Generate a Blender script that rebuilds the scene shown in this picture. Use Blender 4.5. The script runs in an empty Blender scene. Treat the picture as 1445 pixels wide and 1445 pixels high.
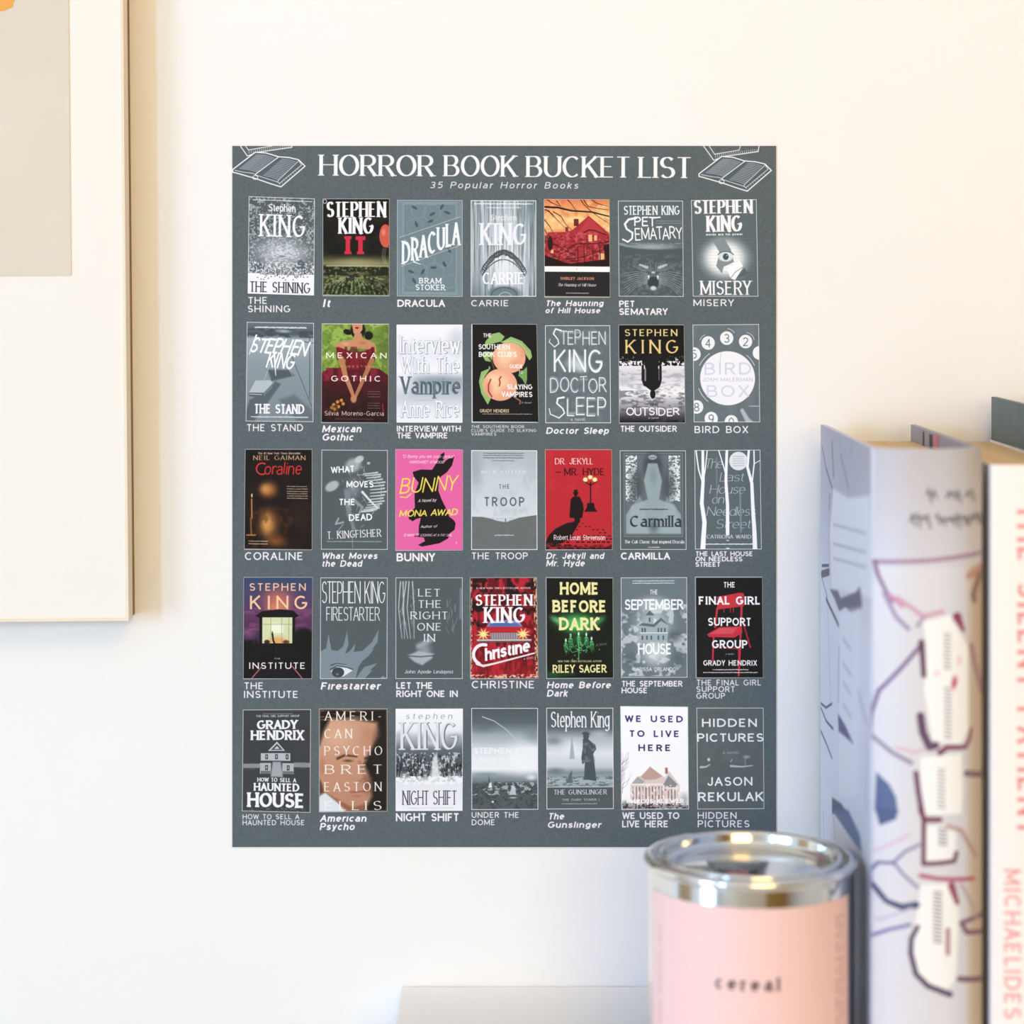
import bpy, bmesh, math, random
import numpy as np
from mathutils import Vector

# ---------------------------------------------------------------- camera, world, lights, exposure
FPX = 80 / 36 * 1445            # focal length in pixels
CAMD = 1.169                    # lens to wall
CZ = 1.35                       # eye height
sc = bpy.context.scene
col = sc.collection
cam_d = bpy.data.cameras.new('camera')
cam_d.lens = 80; cam_d.sensor_width = 36; cam_d.sensor_fit = 'HORIZONTAL'
cam_d.shift_y = -(722.5 - 400) / 1445
cam_d.clip_start = .05
cam_d.dof.use_dof = True
cam_d.dof.focus_distance = CAMD
cam_d.dof.aperture_fstop = 4.6
cam = bpy.data.objects.new('camera', cam_d)
cam.location = (0, -CAMD, CZ); cam.rotation_euler = (math.pi / 2, 0, 0)
col.objects.link(cam); sc.camera = cam
sc.view_settings.view_transform = 'Standard'; sc.view_settings.look = 'None'
sc.view_settings.gamma = 1; sc.view_settings.use_curve_mapping = False
sc.view_settings.exposure = 0.0
sc.cycles.max_bounces = 8; sc.cycles.diffuse_bounces = 5; sc.cycles.glossy_bounces = 4
sc.cycles.caustics_reflective = False; sc.cycles.caustics_refractive = False

world = bpy.data.worlds.new('world'); sc.world = world; world.use_nodes = True
world.node_tree.nodes['Background'].inputs[0].default_value = (.75, .85, 1, 1)
world.node_tree.nodes['Background'].inputs[1].default_value = .6

def area(name, loc, target, sx, sy, power, color):
    l = bpy.data.lights.new(name, 'AREA'); l.shape = 'RECTANGLE'; l.size = sx; l.size_y = sy
    l.energy = power; l.color = color
    o = bpy.data.objects.new(name, l); o.location = loc
    o.rotation_euler = (Vector(target) - Vector(loc)).to_track_quat('-Z', 'Y').to_euler()
    col.objects.link(o); return o

# room: x -3..3, y -3.6..0, z 0..2.6; cool daylight through the narrow window behind and left of the lens and
# through the wide window in the left wall, an added broad warm fill behind the lens, an added warm light higher up
area('daylight_narrow_window', (-2.38, -3.53, 1.6), (-2.38, 0, 1.6), .34, 1.3, 49, (.29, .58, 1.0))
area('daylight_wide_window', (-2.94, -2.35, 1.1), (0, -1.2, 1.1), 1.0, 1.5, 53, (.60, .73, 1.0))
area('warm_broad_fill', (.5, -3.2, 1.75), (.3, 0, 1.4), 1.3, .9, 27, (1.0, .87, .45))
area('warm_upper_fill', (.25, -.98, 1.95), (.15, 0, 1.55), .4, .3, 3.2, (1.0, .48, .10))

def P2W(px, py, d):
    """photo pixel at distance d from the lens -> world point"""
    return Vector(((px - 722.5) * d / FPX, d - CAMD, CZ - (py - 400) * d / FPX))
# ---------------------------------------------------------------- flat print: a small vector rasteriser
def hexc(c):
    if isinstance(c, str):
        c = c.lstrip('#')
        if len(c) == 3:
            c = ''.join(k * 2 for k in c)
        return np.array([int(c[i:i + 2], 16) / 255 for i in (0, 2, 4)], np.float32)
    if isinstance(c, (int, float)):
        return np.array([c / 255] * 3, np.float32)
    return np.array(c, np.float32) / 255

FONT_SRC = {
'A': (.72, "0,0 .36,1 .72,0;.13,.34 .59,.34"), 'B': (.6, "0,0 0,1 .3,1 A.3,.76,.24,.24,90,-90 0,.52;.3,.52 A.32,.26,.28,.26,90,-90 0,0"),
'C': (.7, "A.38,.5,.38,.5,48,312"), 'D': (.7, "0,0 0,1 .25,1 A.25,.5,.45,.5,90,-90 0,0"),
'E': (.52, ".52,1 0,1 0,0 .52,0;0,.52 .44,.52"), 'F': (.5, ".5,1 0,1 0,0;0,.5 .42,.5"),
'G': (.74, "A.38,.5,.38,.5,50,345 .74,.46 .45,.46"), 'H': (.68, "0,0 0,1;.68,0 .68,1;0,.52 .68,.52"),
'I': (.0, "0,0 0,1"), 'J': (.4, ".4,1 .4,.25 A.2,.25,.2,.25,0,-180"), 'K': (.64, "0,0 0,1;.6,1 0,.4;.2,.6 .64,0"),
'L': (.48, "0,1 0,0 .48,0"), 'M': (.84, "0,0 0,1 .42,.12 .84,1 .84,0"), 'N': (.68, "0,0 0,1 .68,0 .68,1"),
'O': (.78, "A.39,.5,.39,.5,90,450"), 'P': (.56, "0,0 0,1 .28,1 A.28,.73,.28,.27,90,-90 0,.46"),
'Q': (.78, "A.39,.5,.39,.5,90,450;.45,.25 .78,-.08"), 'R': (.6, "0,0 0,1 .28,1 A.28,.74,.28,.26,90,-90 0,.48;.28,.48 .62,0"),
'S': (.54, "A.27,.75,.25,.25,30,270 A.27,.25,.27,.25,90,-150"), 'T': (.6, "0,1 .6,1;.3,1 .3,0"),
'U': (.66, "0,1 0,.33 A.33,.33,.33,.33,180,360 .66,1"), 'V': (.68, "0,1 .34,0 .68,1"), 'W': (1., "0,1 .25,0 .5,.95 .75,0 1,1"),
'X': (.64, "0,1 .64,0;0,0 .64,1"), 'Y': (.64, "0,1 .32,.46 .64,1;.32,.46 .32,0"), 'Z': (.58, "0,1 .58,1 0,0 .58,0"),
'a': (.45, "A.23,.46,.21,.24,145,0 .44,0;.44,.4 .22,.4 A.22,.2,.22,.2,90,270 .44,.08"),
'b': (.48, "0,1 0,0;A.24,.35,.24,.35,180,540"), 'c': (.44, "A.25,.35,.25,.35,50,310"), 'd': (.48, ".48,1 .48,0;A.24,.35,.24,.35,0,360"),
'e': (.48, ".02,.36 .48,.36 A.24,.35,.24,.35,2,312"), 'f': (.28, ".3,.97 A.27,.8,.15,.2,80,180 .12,0;0,.68 .28,.68"),
'g': (.48, "A.24,.37,.24,.33,0,360;.48,.7 .48,-.05 A.24,-.05,.24,.22,0,-150"), 'h': (.46, "0,1 0,0;0,.42 A.23,.42,.23,.28,180,0 .46,0"),
'i': (.0, "0,.7 0,0;0,.93 0,.96"), 'j': (.1, ".1,.7 .1,-.1 A-.03,-.1,.13,.15,0,-90;.1,.93 .1,.96"), 'k': (.42, "0,1 0,0;.4,.7 0,.28;.14,.42 .44,0"),
'l': (.0, "0,1 0,0"), 'm': (.76, "0,.7 0,0;0,.45 A.19,.46,.19,.24,180,0 .38,0;.38,.46 A.57,.46,.19,.24,180,0 .76,0"),
'n': (.46, "0,.7 0,0;0,.42 A.23,.42,.23,.28,180,0 .46,0"), 'o': (.5, "A.25,.35,.25,.35,90,450"), 'p': (.48, "0,.7 0,-.28;A.24,.35,.24,.35,180,540"),
'q': (.48, ".48,.7 .48,-.28;A.24,.35,.24,.35,0,360"), 'r': (.28, "0,.7 0,0;0,.42 A.22,.42,.22,.28,180,70"),
's': (.4, "A.2,.53,.18,.17,30,270 A.2,.18,.2,.18,90,-150"), 't': (.28, ".12,.92 .12,.15 A.26,.15,.14,.15,180,280;0,.7 .28,.7"),
'u': (.46, "0,.7 0,.23 A.23,.23,.23,.23,180,360 .46,.7;.46,.3 .46,0"), 'v': (.44, "0,.7 .22,0 .44,.7"), 'w': (.68, "0,.7 .17,0 .34,.62 .51,0 .68,.7"),
'x': (.42, "0,.7 .42,0;0,0 .42,.7"), 'y': (.44, "0,.7 .23,0;.46,.7 .18,-.2 .02,-.26"), 'z': (.4, "0,.7 .4,.7 0,0 .4,0"),
'0': (.56, "A.28,.5,.28,.5,90,450"), '1': (.2, "0,.8 .2,1 .2,0"), '2': (.54, "A.27,.72,.26,.28,160,-35 0,0 .54,0"),
'3': (.52, "A.25,.75,.23,.25,150,-90 A.25,.25,.27,.25,90,-150"), '4': (.58, ".42,0 .42,1 0,.3 .58,.3"),
'5': (.52, ".48,1 .08,1 .04,.58 A.25,.31,.27,.31,120,-140"), '9': (.54, "A.27,.7,.26,.3,0,360;.53,.7 .5,.3 .2,0"),
'8': (.54, "A.27,.75,.22,.25,90,450;A.27,.25,.27,.25,90,450"), '#': (.5, ".15,0 .25,1;.35,0 .45,1;0,.35 .5,.35;.05,.68 .55,.68"),
'.': (.04, ".02,.0 .02,.03"), ',': (.04, ".04,.05 0,-.12"), "'": (.02, "0,1 0,.8"), '"': (.14, "0,1 0,.8;.14,1 .14,.8"), '-': (.3, "0,.4 .3,.4"),
}

def parse_glyph(src):
    out = []
    for st in src.split(';'):
        pts = []
        for tk in st.split():
            if tk[0] == 'A':
                cx, cy, rx, ry, a0, a1 = map(float, tk[1:].split(','))
                n = max(3, int(abs(a1 - a0) / 15))
                for k in range(n + 1):
                    a = math.radians(a0 + (a1 - a0) * k / n)
                    pts.append((cx + rx * math.cos(a), cy + ry * math.sin(a)))
            else:
                pts.append(tuple(map(float, tk.split(','))))
        out.append(pts)
    return out

FONT = {k: (w, parse_glyph(s)) for k, (w, s) in FONT_SRC.items()}
BEAR = dict(A=.06, V=.07, W=.05, Y=.07, T=.06, O=.02, C=.02, G=.02, P=.02, f=.03, t=.04, I=-.02, H=-.01, N=-.01, M=-.01)
NRNG = np.random.RandomState(7)

def value_noise(X, Y, seed=0):
    xi, yi = np.floor(X).astype(np.int64), np.floor(Y).astype(np.int64)
    fx, fy = X - xi, Y - yi
    fx, fy = fx * fx * (3 - 2 * fx), fy * fy * (3 - 2 * fy)
    def h(a, b):
        n = (a * 374761393 + b * 668265263 + seed * 1442695041) & 0x7fffffff
        n = ((n ^ (n >> 13)) * 1274126177) & 0x7fffffff
        return ((n ^ (n >> 16)) & 0xffff) / 65535.
    return ((h(xi, yi) * (1 - fx) + h(xi + 1, yi) * fx) * (1 - fy) + (h(xi, yi + 1) * (1 - fx) + h(xi + 1, yi + 1) * fx) * fy)

class Sheet:
    """A printed sheet: draws in the units of its own view rectangle."""
    def __init__(s, view, size, bg):
        s.x0, s.y0, s.x1, s.y1 = view
        s.w, s.h = size
        s.sx, s.sy = s.w / (s.x1 - s.x0), s.h / (s.y1 - s.y0)
        s.a = np.empty((s.h, s.w, 3), np.float32)
        s.a[:] = hexc(bg)
    def grid(s, bx0, by0, bx1, by1):
        i0, i1 = max(0, int((bx0 - s.x0) * s.sx)), min(s.w, int((bx1 - s.x0) * s.sx) + 2)
        j0, j1 = max(0, int((by0 - s.y0) * s.sy)), min(s.h, int((by1 - s.y0) * s.sy) + 2)
        if i1 <= i0 or j1 <= j0:
            return None
        X = s.x0 + (np.arange(i0, i1) + .5) / s.sx
        Y = s.y0 + (np.arange(j0, j1) + .5) / s.sy
        return (slice(j0, j1), slice(i0, i1)), X[None, :].astype(np.float32), Y[:, None].astype(np.float32)
    def mix(s, sl, cov, c):
        cov = cov[..., None]
        s.a[sl] = s.a[sl] * (1 - cov) + hexc(c) * cov
    def R(s, x0, y0, x1, y1, c, a=1.):
        g = s.grid(x0 - 2, y0 - 2, x1 + 2, y1 + 2)
        if g is None: return
        sl, X, Y = g
        cx = np.clip(np.minimum(X - x0, x1 - X) * s.sx + .5, 0, 1)
        cy = np.clip(np.minimum(Y - y0, y1 - Y) * s.sy + .5, 0, 1)
        s.mix(sl, cx * cy * a, c)
    def G(s, y0, y1, stops, x0=None, x1=None, horiz=False, a=1.):
        x0 = s.x0 if x0 is None else x0; x1 = s.x1 if x1 is None else x1
        g = s.grid(x0, y0, x1 - 2 / s.sx, y1 - 2 / s.sy)
        if g is None: return
        sl, X, Y = g
        t = ((X - x0) / (x1 - x0) + 0 * Y) if horiz else ((Y - y0) / (y1 - y0) + 0 * X)
        ts = [k[0] for k in stops]; cs = np.array([hexc(k[1]) for k in stops])
        col = np.stack([np.interp(t, ts, cs[:, i]) for i in range(3)], -1)
        s.a[sl] = s.a[sl] * (1 - a) + col * a
    def B(s, cx, cy, rx, ry, c, a=1., soft=1., rot=0.):
        m = max(rx, ry) * 1.05
        g = s.grid(cx - m, cy - m, cx + m, cy + m)
        if g is None: return
        sl, X, Y = g
        r = math.radians(rot)
        u = ((X - cx) * math.cos(r) + (Y - cy) * math.sin(r)) / rx
        v = (-(X - cx) * math.sin(r) + (Y - cy) * math.cos(r)) / ry
        k = np.clip((1 - np.sqrt(u * u + v * v)) / max(soft, 1.2 / (min(rx, ry) * s.sx)), 0, 1)
        s.mix(sl, k * k * (3 - 2 * k) * a, c)
    def P(s, pts, c, a=1., soft=0.):
        xs = [p[0] for p in pts]; ys = [p[1] for p in pts]
        m = 2 / s.sx + soft
        g = s.grid(min(xs) - m, min(ys) - m, max(xs) + m, max(ys) + m)
        if g is None: return
        sl, X, Y = g
        ins = np.zeros((Y.shape[0], X.shape[1]), bool)
        d2 = np.full(ins.shape, 1e9, np.float32)
        n = len(pts)
        for i in range(n):
            ax, ay = pts[i]; bx, by = pts[(i + 1) % n]
            if ay != by:
                ins ^= ((ay > Y) != (by > Y)) & (X < (bx - ax) * (Y - ay) / (by - ay) + ax)
            dx, dy = bx - ax, by - ay
            L = dx * dx + dy * dy + 1e-9
            t = np.clip(((X - ax) * dx + (Y - ay) * dy) / L, 0, 1)
            d2 = np.minimum(d2, (X - ax - t * dx) ** 2 + (Y - ay - t * dy) ** 2)
        sd = np.sqrt(d2) * np.where(ins, 1, -1)
        s.mix(sl, np.clip(.5 + sd / max(soft, 1 / s.sx), 0, 1) * a, c)
    def segs(s, segs, c, a=1., soft=0.):
        """segs: list of (ax,ay,bx,by,wa,wb) full widths; merged by max coverage"""
        if not segs: return
        A = np.array([q[:6] for q in segs], np.float32)
        m = float(max(A[:, 4].max(), A[:, 5].max())) / 2 + 1.5 / s.sx + soft
        g = s.grid(min(A[:, 0].min(), A[:, 2].min()) - m, min(A[:, 1].min(), A[:, 3].min()) - m,
                   max(A[:, 0].max(), A[:, 2].max()) + m, max(A[:, 1].max(), A[:, 3].max()) + m)
        if g is None: return
        (sj, si), X, Y = g
        cov = np.zeros((Y.shape[0], X.shape[1]), np.float32)
        fe = max(soft, 1 / s.sx)
        for sg in segs:
            ax, ay, bx, by, wa, wb = sg[:6]
            ba, bb = (sg[6], sg[7]) if len(sg) > 6 else (0, 0)
            q = max(wa, wb) / 2 + fe
            i0 = max(0, int((min(ax, bx) - q - s.x0) * s.sx) - si.start); i1 = min(cov.shape[1], int((max(ax, bx) + q - s.x0) * s.sx) + 2 - si.start)
            j0 = max(0, int((min(ay, by) - q - s.y0) * s.sy) - sj.start); j1 = min(cov.shape[0], int((max(ay, by) + q - s.y0) * s.sy) + 2 - sj.start)
            if i1 <= i0 or j1 <= j0: continue
            x = X[:, i0:i1]; y = Y[j0:j1]
            dx, dy = bx - ax, by - ay
            t = np.clip(((x - ax) * dx + (y - ay) * dy) / (dx * dx + dy * dy + 1e-9), 0, 1)
            d = np.sqrt((x - ax - t * dx) ** 2 + (y - ay - t * dy) ** 2)
            w = (wa + (wb - wa) * t) / 2
            k = np.clip((w - d) / fe + .5, 0, 1) * np.clip((wa + wb) / 2 * s.sx * 1.2, 0, 1)
            if ba or bb:
                LL = math.hypot(dx, dy) + 1e-6
                pr = ((x - ax) * dx + (y - ay) * dy) / LL
                if ba: k = k * np.clip(pr / fe + .5, 0, 1)
                if bb: k = k * np.clip((LL - pr) / fe + .5, 0, 1)
            cov[j0:j1, i0:i1] = np.maximum(cov[j0:j1, i0:i1], k)
        s.mix((sj, si), cov * a, c)
    def L(s, pts, w, c, a=1., w2=None, soft=0., close=False):
        if close: pts = list(pts) + [pts[0]]
        n = len(pts) - 1
        w2 = w if w2 is None else w2
        s.segs([(pts[i][0], pts[i][1], pts[i + 1][0], pts[i + 1][1], w + (w2 - w) * i / n, w + (w2 - w) * (i + 1) / n) for i in range(n)], c, a, soft)
    def N(s, x0, y0, x1, y1, sx, sy, c, a=1., thr=.5, soft=.2, seed=1):
        g = s.grid(x0, y0, x1 - 2 / s.sx, y1 - 2 / s.sy)
        if g is None: return
        sl, X, Y = g
        n = .6 * value_noise(X / sx, Y / sy, seed) + .4 * value_noise(X / sx * 2.3, Y / sy * 2.3, seed + 5)
        s.mix(sl, np.clip((n - thr) / soft, 0, 1) * a, c)
    def E(s, cx, cy, rx, ry, w, c, a0=0, a1=360, a=1., soft=0.):
        n = max(6, int(abs(a1 - a0) / 15))
        s.L([(cx + rx * math.cos(math.radians(a0 + (a1 - a0) * k / n)), cy + ry * math.sin(math.radians(a0 + (a1 - a0) * k / n))) for k in range(n + 1)], w, c, a, soft=soft)
    def T(s, x0, x1, yt, yb, text, c, w=.13, thin=1., serif=0., it=0., track=.15, nib=18, jit=0., rot=0., a=1., soft=0., rise=0.):
        """one line of writing whose capitals fill yt..yb and whose ink fills x0..x1"""
        H = yb - yt
        if w >= .11: w *= 1.13
        adv = [0.]; X = 0.
        sp = track + w + serif * .8
        for ch in text:
            X -= BEAR.get(ch, 0.) * (X > 0)
            adv[-1] = X
            X += ((.3 if ch == ' ' else FONT.get(ch, FONT['.'])[0]) + sp) - BEAR.get(ch, 0.) - (.08 if ch in 'Lr' else 0.)
            adv.append(X)
        nat = X - sp + w + 2 * serif
        adv = [q + serif for q in adv]
        k = (x1 - x0 - abs(it) * H) / (nat * H)
        kv = min(1.15, max(.42, k))          # stems narrow with the letters
        r = math.radians(rot)
        out = []
        hh = (thin + (1 - thin) * abs(math.sin(math.radians(nib)))) * w * H     # height of a level stroke
        for i, ch in enumerate(text):
            if ch == ' ': continue
            gw, strokes = FONT.get(ch, FONT['.'])
            jy = NRNG.uniform(-jit, jit); jx = NRNG.uniform(-jit, jit) * .5; js = 1 + NRNG.uniform(-jit, jit)
            def pt(px, py, ext=0.):
                if jit:
                    px += NRNG.uniform(-jit, jit) * .25; py += NRNG.uniform(-jit, jit) * .25
                py = py * js + jy
                ux = (adv[i] + px + jx + w / 2) * H * k + it * py * H
                uy = py * (H - hh) + hh / 2 + ext + rise * H * (adv[i] / max(nat, 1e-6))
                return (x0 + ux * math.cos(r) + uy * math.sin(r), yb + ux * math.sin(r) - uy * math.cos(r))
            for st in strokes:
                n = len(st)
                q = []
                for j, p in enumerate(st):
                    ext = 0.
                    if not jit and j in (0, n - 1):
                        o = st[1] if j == 0 else st[n - 2]
                        if abs(p[1] - o[1]) > abs(p[0] - o[0]) * .8 and min(abs(p[1]), abs(p[1] - 1), abs(p[1] - .7), abs(p[1] + .28)) < .01:
                            ext = math.copysign(hh / 2, p[1] - o[1])
                    q.append(pt(p[0], p[1], ext))
                sw, an = [], []
                for j in range(n - 1):
                    ang = math.degrees(math.atan2(-(q[j + 1][1] - q[j][1]), q[j + 1][0] - q[j][0]))
                    f = abs(math.sin(math.radians(ang - nib)))
                    v = abs(math.sin(math.radians(ang)))
                    sw.append(w * H * (thin + (1 - thin) * f) * (kv * v + min(1., kv ** .5) * (1 - v))); an.append(ang)
                vw = [sw[0]] + [(sw[j - 1] + sw[j]) / 2 for j in range(1, n - 1)] + [sw[-1]]
                sm = [False] + [abs((an[j] - an[j - 1] + 180) % 360 - 180) < 30 for j in range(1, n - 1)] + [False]
                for j in range(n - 1):
                    if not jit and n > 2 and abs(st[j][0] - st[j + 1][0]) < .01:
                        e0, e1 = [(hh / 2 * (1 if p[1] > .5 else -1) if min(abs(p[1]), abs(p[1] - 1)) < .01 else 0.) for p in (st[j], st[j + 1])]
                        if e0 or e1:
                            out.append((*pt(*st[j], e0), *pt(*st[j + 1], e1), sw[j], sw[j], 1, 1)); continue
                    out.append((*q[j], *q[j + 1], vw[j] if sm[j] else sw[j], vw[j + 1] if sm[j + 1] else sw[j],
                                int(j == 0 and not jit), int(j == n - 2 and not jit)))
                if serif:
                    for e in range(n):
                        px, py = st[e]
                        if min(abs(py), abs(py - 1), abs(py - .7), abs(py + .28)) > .01: continue
                        end = e in (0, n - 1)
                        o = st[1] if e == 0 else st[e - 1]
                        o2 = st[e + 1] if e < n - 1 else o
                        vert = abs(o[0] - px) < .01 and abs(o[1] - py) > .15 or abs(o2[0] - px) < .01 and abs(o2[1] - py) > .15
                        if ch == 'T' and px == .3 and py == 1: continue
                        if (end and abs(o[1] - py) > abs(o[0] - px) * .9 and abs(o[1] - py) > .12) or vert:
                            tw = max(w * H * thin * .8, .045 * H)
                            up = py > .5
                            ey = (hh - tw) / 2 * (1 if up else -1)
                            hw = serif + w * kv / max(k, .3) * .5
                            p1, p2 = pt(px - hw, py, ey), pt(px + hw, py, ey)
                            out.append((*p1, *p2, tw, tw, 1, 1))
        s.segs(out, c, a, soft)
    def lines(s, x0, x1, ys, h, c, a=.8, seed=0, gaps=5.):
        """rows of print too small to read: broken dashes"""
        rng = np.random.RandomState(seed + 3)
        for y in ys:
            x = x0; q = []
            while x < x1:
                d = rng.uniform(.4, 1.6) * gaps
                q.append((x, y + rng.uniform(-.15, .15) * h, min(x1, x + d), y + rng.uniform(-.15, .15) * h, h * rng.uniform(.6, 1), h * rng.uniform(.6, 1)))
                x += d + gaps * .45
            s.segs(q, c, a)
    def border(s, c='#f4f0f6', w=3.4):
        for r in ((s.x0, s.y0, s.x1, s.y0 + w), (s.x0, s.y1 - w, s.x1, s.y1), (s.x0, s.y0, s.x0 + w, s.y1), (s.x1 - w, s.y0, s.x1, s.y1)):
            s.R(*r, c)

# ---------------------------------------------------------------- the 35 printed covers
PG = (89, 99, 103)      # the poster's slate grey
WH = '#f6f3f8'
KING = dict(w=.27, thin=.22, serif=.07, track=-.02, nib=6)
COVERS = []
def cover(label, quad, view, bg=PG, colour=False):
    def deco(fn):
        COVERS.append((label, quad, view, bg, colour, fn)); return fn
    return deco

@cover('printed cover in grey and white of a snowy hotel below falling snow', ((351.4,277.1),(444.4,280.3),(443.3,416.9),(349.8,414.2)), (84,296,436,811), '#5c676b')
def _(c):
    c.N(84,296,436,811,9,9,'#b9c3c9',.8,.55,.1,3)
    c.B(262,590,230,130,'#d9dfe6',.95,1)
    for k in range(260):
        x,y=NRNG.uniform(90,432),NRNG.uniform(335,690); c.L([(x,y),(x+6,y-5)],2.,'#eef2f6',.7)
    c.N(84,500,436,690,10,5,'#77838a',.5,.55,.1,8)
    c.R(84,700,436,811,'#f0f0f5')
    for x0,x1,h in ((90,190,635),(300,425,620)):
        c.P([(x0,690),((x0+x1)/2-15,h+14),((x0+x1)/2,h),((x0+x1)/2+22,h+20),(x1,692)],'#5d6a74',.9,6)
    c.N(84,640,436,700,6,8,'#f0f0f5',.8,.5,.15,2)
    c.R(148,676,380,706,'#7a8592'); c.N(148,676,380,706,5,6,'#e8ebf0',.9,.5,.1,9)
    for k in range(26): c.B(NRNG.uniform(110,420),NRNG.uniform(706,732),4,5,'#39424e',.8,.6)
    c.B(262,608,22,9,'#7a8592',.9,.8)
    c.lines(108,420,(314,),6,'#e8e8ee',.8,1,6)
    c.T(190,335,333,372,'Stephen',WH,w=.15,thin=.5,serif=.06,track=.05)
    c.T(138,390,388,505,'KING',WH,w=.17,thin=.35,serif=.1,track=.08)
    c.T(92,416,744,800,'THE SHINING','#3a3f55',w=.15,thin=.4,serif=.08,track=.05)
    c.border('#f2f0f6',4)

@cover('colour printed cover with a red title and a red balloon over a dark drain', ((456.1,281),(549.1,281),(549.1,417.4),(456.1,416.6)), (482,305,832,817), '#15120f', True)
def _(c):
    c.N(482,305,832,640,50,40,'#2b2a1c',.7,.5,.3,4)
    c.G(600,817,((0,'#2a2718'),(.22,'#8d8a5c'),(.3,'#3c3c22'),(.5,'#55603a'),(1,'#33401f')))
    c.B(660,645,190,42,'#a9a880',.8,1); c.R(500,655,832,663,'#c9c493',.7); c.R(482,665,832,710,'#1d1d10',.75)
    c.B(660,700,110,16,'#b9a98c',.6,1)
    for k in range(15):
        x=500+k*22; c.L([(650+(x-650)*.45,720),(x,762),(x+(x-650)*.16,812)],9,'#9aa476',.75,w2=3,soft=5)
        c.L([(661+(x-650)*.45,730),(x+11,770),(x+11+(x-650)*.16,815)],5,'#20260f',.8,soft=4)
    c.N(482,660,832,817,12,9,'#c3c99b',.5,.58,.15,6); c.N(482,700,832,817,16,14,'#14190c',.7,.58,.1,12)
    c.B(812,500,34,64,'#d8604e',1,.1); c.B(802,482,18,30,'#f0a08c',.8,1); c.P([(800,560),(818,548),(832,562)],'#d8604e')
    for dx in (0,7,14): c.L([(800+dx,566),(794+dx,610),(806+dx,650)],2.5,'#b9b9a6',.6)
    c.B(493,319,12,14,'#e9e6e0',.9,.1); c.B(493,319,8,10,'#2d2923',1,.1)
    c.T(497,820,320,402,'STEPHEN',WH,**KING); c.T(560,752,404,490,'KING',WH,**KING)
    c.T(595,720,503,598,'IT','#d9314f',w=.25,thin=.7,serif=.08,track=.16)
    c.R(482,811,832,817,'#c9c4a0',.7)

@cover('printed cover in pale slate with slanting blackletter lettering', ((560.5,282.4),(652.7,282.6),(652.7,418.7),(560.3,417.9)), (875,311,1222,821), '#8497a1')
def _(c):
    c.R(898,330,1200,802,'#7b8e98')
    for q in (0,7): 
        c.L([(904+q,326+q),(1194-q,326+q),(1194-q,806-q),(904+q,806-q)],2.2,'#b4c2ca' if q else '#a3b3bb',.9,close=True)
    for (x,y,r) in ((990,368,38),(1060,380,45),(970,450,40),(1120,620,46),(1075,690,48),(1000,690,40),(1040,640,30),(1150,740,34),(950,740,34)):
        c.E(x,y,r,r,2.4,'#93a5ae',a=.9)
    for (x,y,t) in ((968,352,30),(1062,386,-30),(1112,348,-60),(1140,378,20),(978,440,70),(1052,424,-20),(1092,560,50),(1150,576,60),(1126,650,60),(1012,690,-60),(966,738,60),(950,690,20),(1068,668,0)):
        c.B(x,y,19,8,'#4f626e',.95,.25,t)
    c.P([(890,512),(1212,404),(1212,540),(890,652)],'#7b8e98')
    c.L([(890,510),(1208,400)],2.4,'#c9d4da'); c.L([(900,662),(1212,548)],2.4,'#c9d4da')
    c.T(899,1210,528,652,'DRACULA','#eef2f6',w=.25,thin=.2,serif=.05,track=.02,nib=30,rise=.98)
    c.L([(958,600),(966,640),(1000,650)],9,'#eef2f6',1,w2=3)
    c.T(990,1112,722,752,'BRAM','#e9eef2',w=.16,serif=.08); c.T(972,1132,757,787,'STOKER','#e9eef2',w=.16,serif=.08,track=.1)
    c.border('#dfe6ea',3)

@cover('printed cover in pale grey with streaks above a dark tiara', ((664.4,282.6),(756.6,282.9),(756.6,418.6),(664.4,418.6)), (62,50,667,943), '#8fa0a8')
def _(c):
    c.G(50,943,((0,'#6d7f88'),(.2,'#a9b7c2'),(.5,'#dfe5ec'),(.8,'#d6dee6'),(1,'#7f919a')))
    c.G(50,943,((0,'#65777f'),(.22,'#aebbc4'),(.5,'#e3e8f0'),(.8,'#aab8c1'),(1,'#61737b')),horiz=True,a=.6)
    c.N(62,50,667,943,14,420,'#5c6e77',.55,.55,.15,3); c.N(62,50,667,943,10,500,'#f2f5f9',.6,.55,.15,13)
    c.B(365,620,200,260,'#e6eaf1',.8,1)
    for k in range(34):
        x=NRNG.uniform(180,560); c.L([(x,NRNG.uniform(380,480)),(x+NRNG.uniform(-3,3),NRNG.uniform(520,680))],4,'#59666f',.65,w2=2)
    for k in range(40):
        t=k/39; x=172+385*t; y=730-175*math.sin(math.pi*t)**.8
        c.E(x,y-18,16,20+6*math.sin(k),7,'#4a5358',a=.85); c.B(x,y-44,6,9,'#4a5358',.9,.5)
    c.L([(168+392*t/20,748-150*math.sin(math.pi*t/20)**.8) for t in range(21)],10,'#4d565b',.8)
    c.B(365,575,28,30,'#c9d0d8',.9,.5)
    c.lines(100,630,(85,),12,'#f0f2f6',.9,2,14); c.lines(210,520,(120,),13,'#f0f2f6',.6,3,16)
    c.T(245,485,185,235,'Stephen','#eff1f8',w=.17,thin=.5,serif=.05,track=.05,a=.8)
    c.T(140,580,262,465,'KING','#eef0f9',w=.19,thin=.35,serif=.08,track=.06,a=.95)
    c.B(370,915,190,90,'#74858f',.95,.4); c.E(370,935,120,80,10,'#4e5c64',180,360,.7,6); c.E(380,950,60,50,10,'#c2ccd4',180,360,.7,6)
    c.T(165,560,715,826,'CARRIE','#f2f3fa',w=.2,thin=.4,serif=.1,track=.05)
    c.border('#f0eef5',9)

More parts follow.
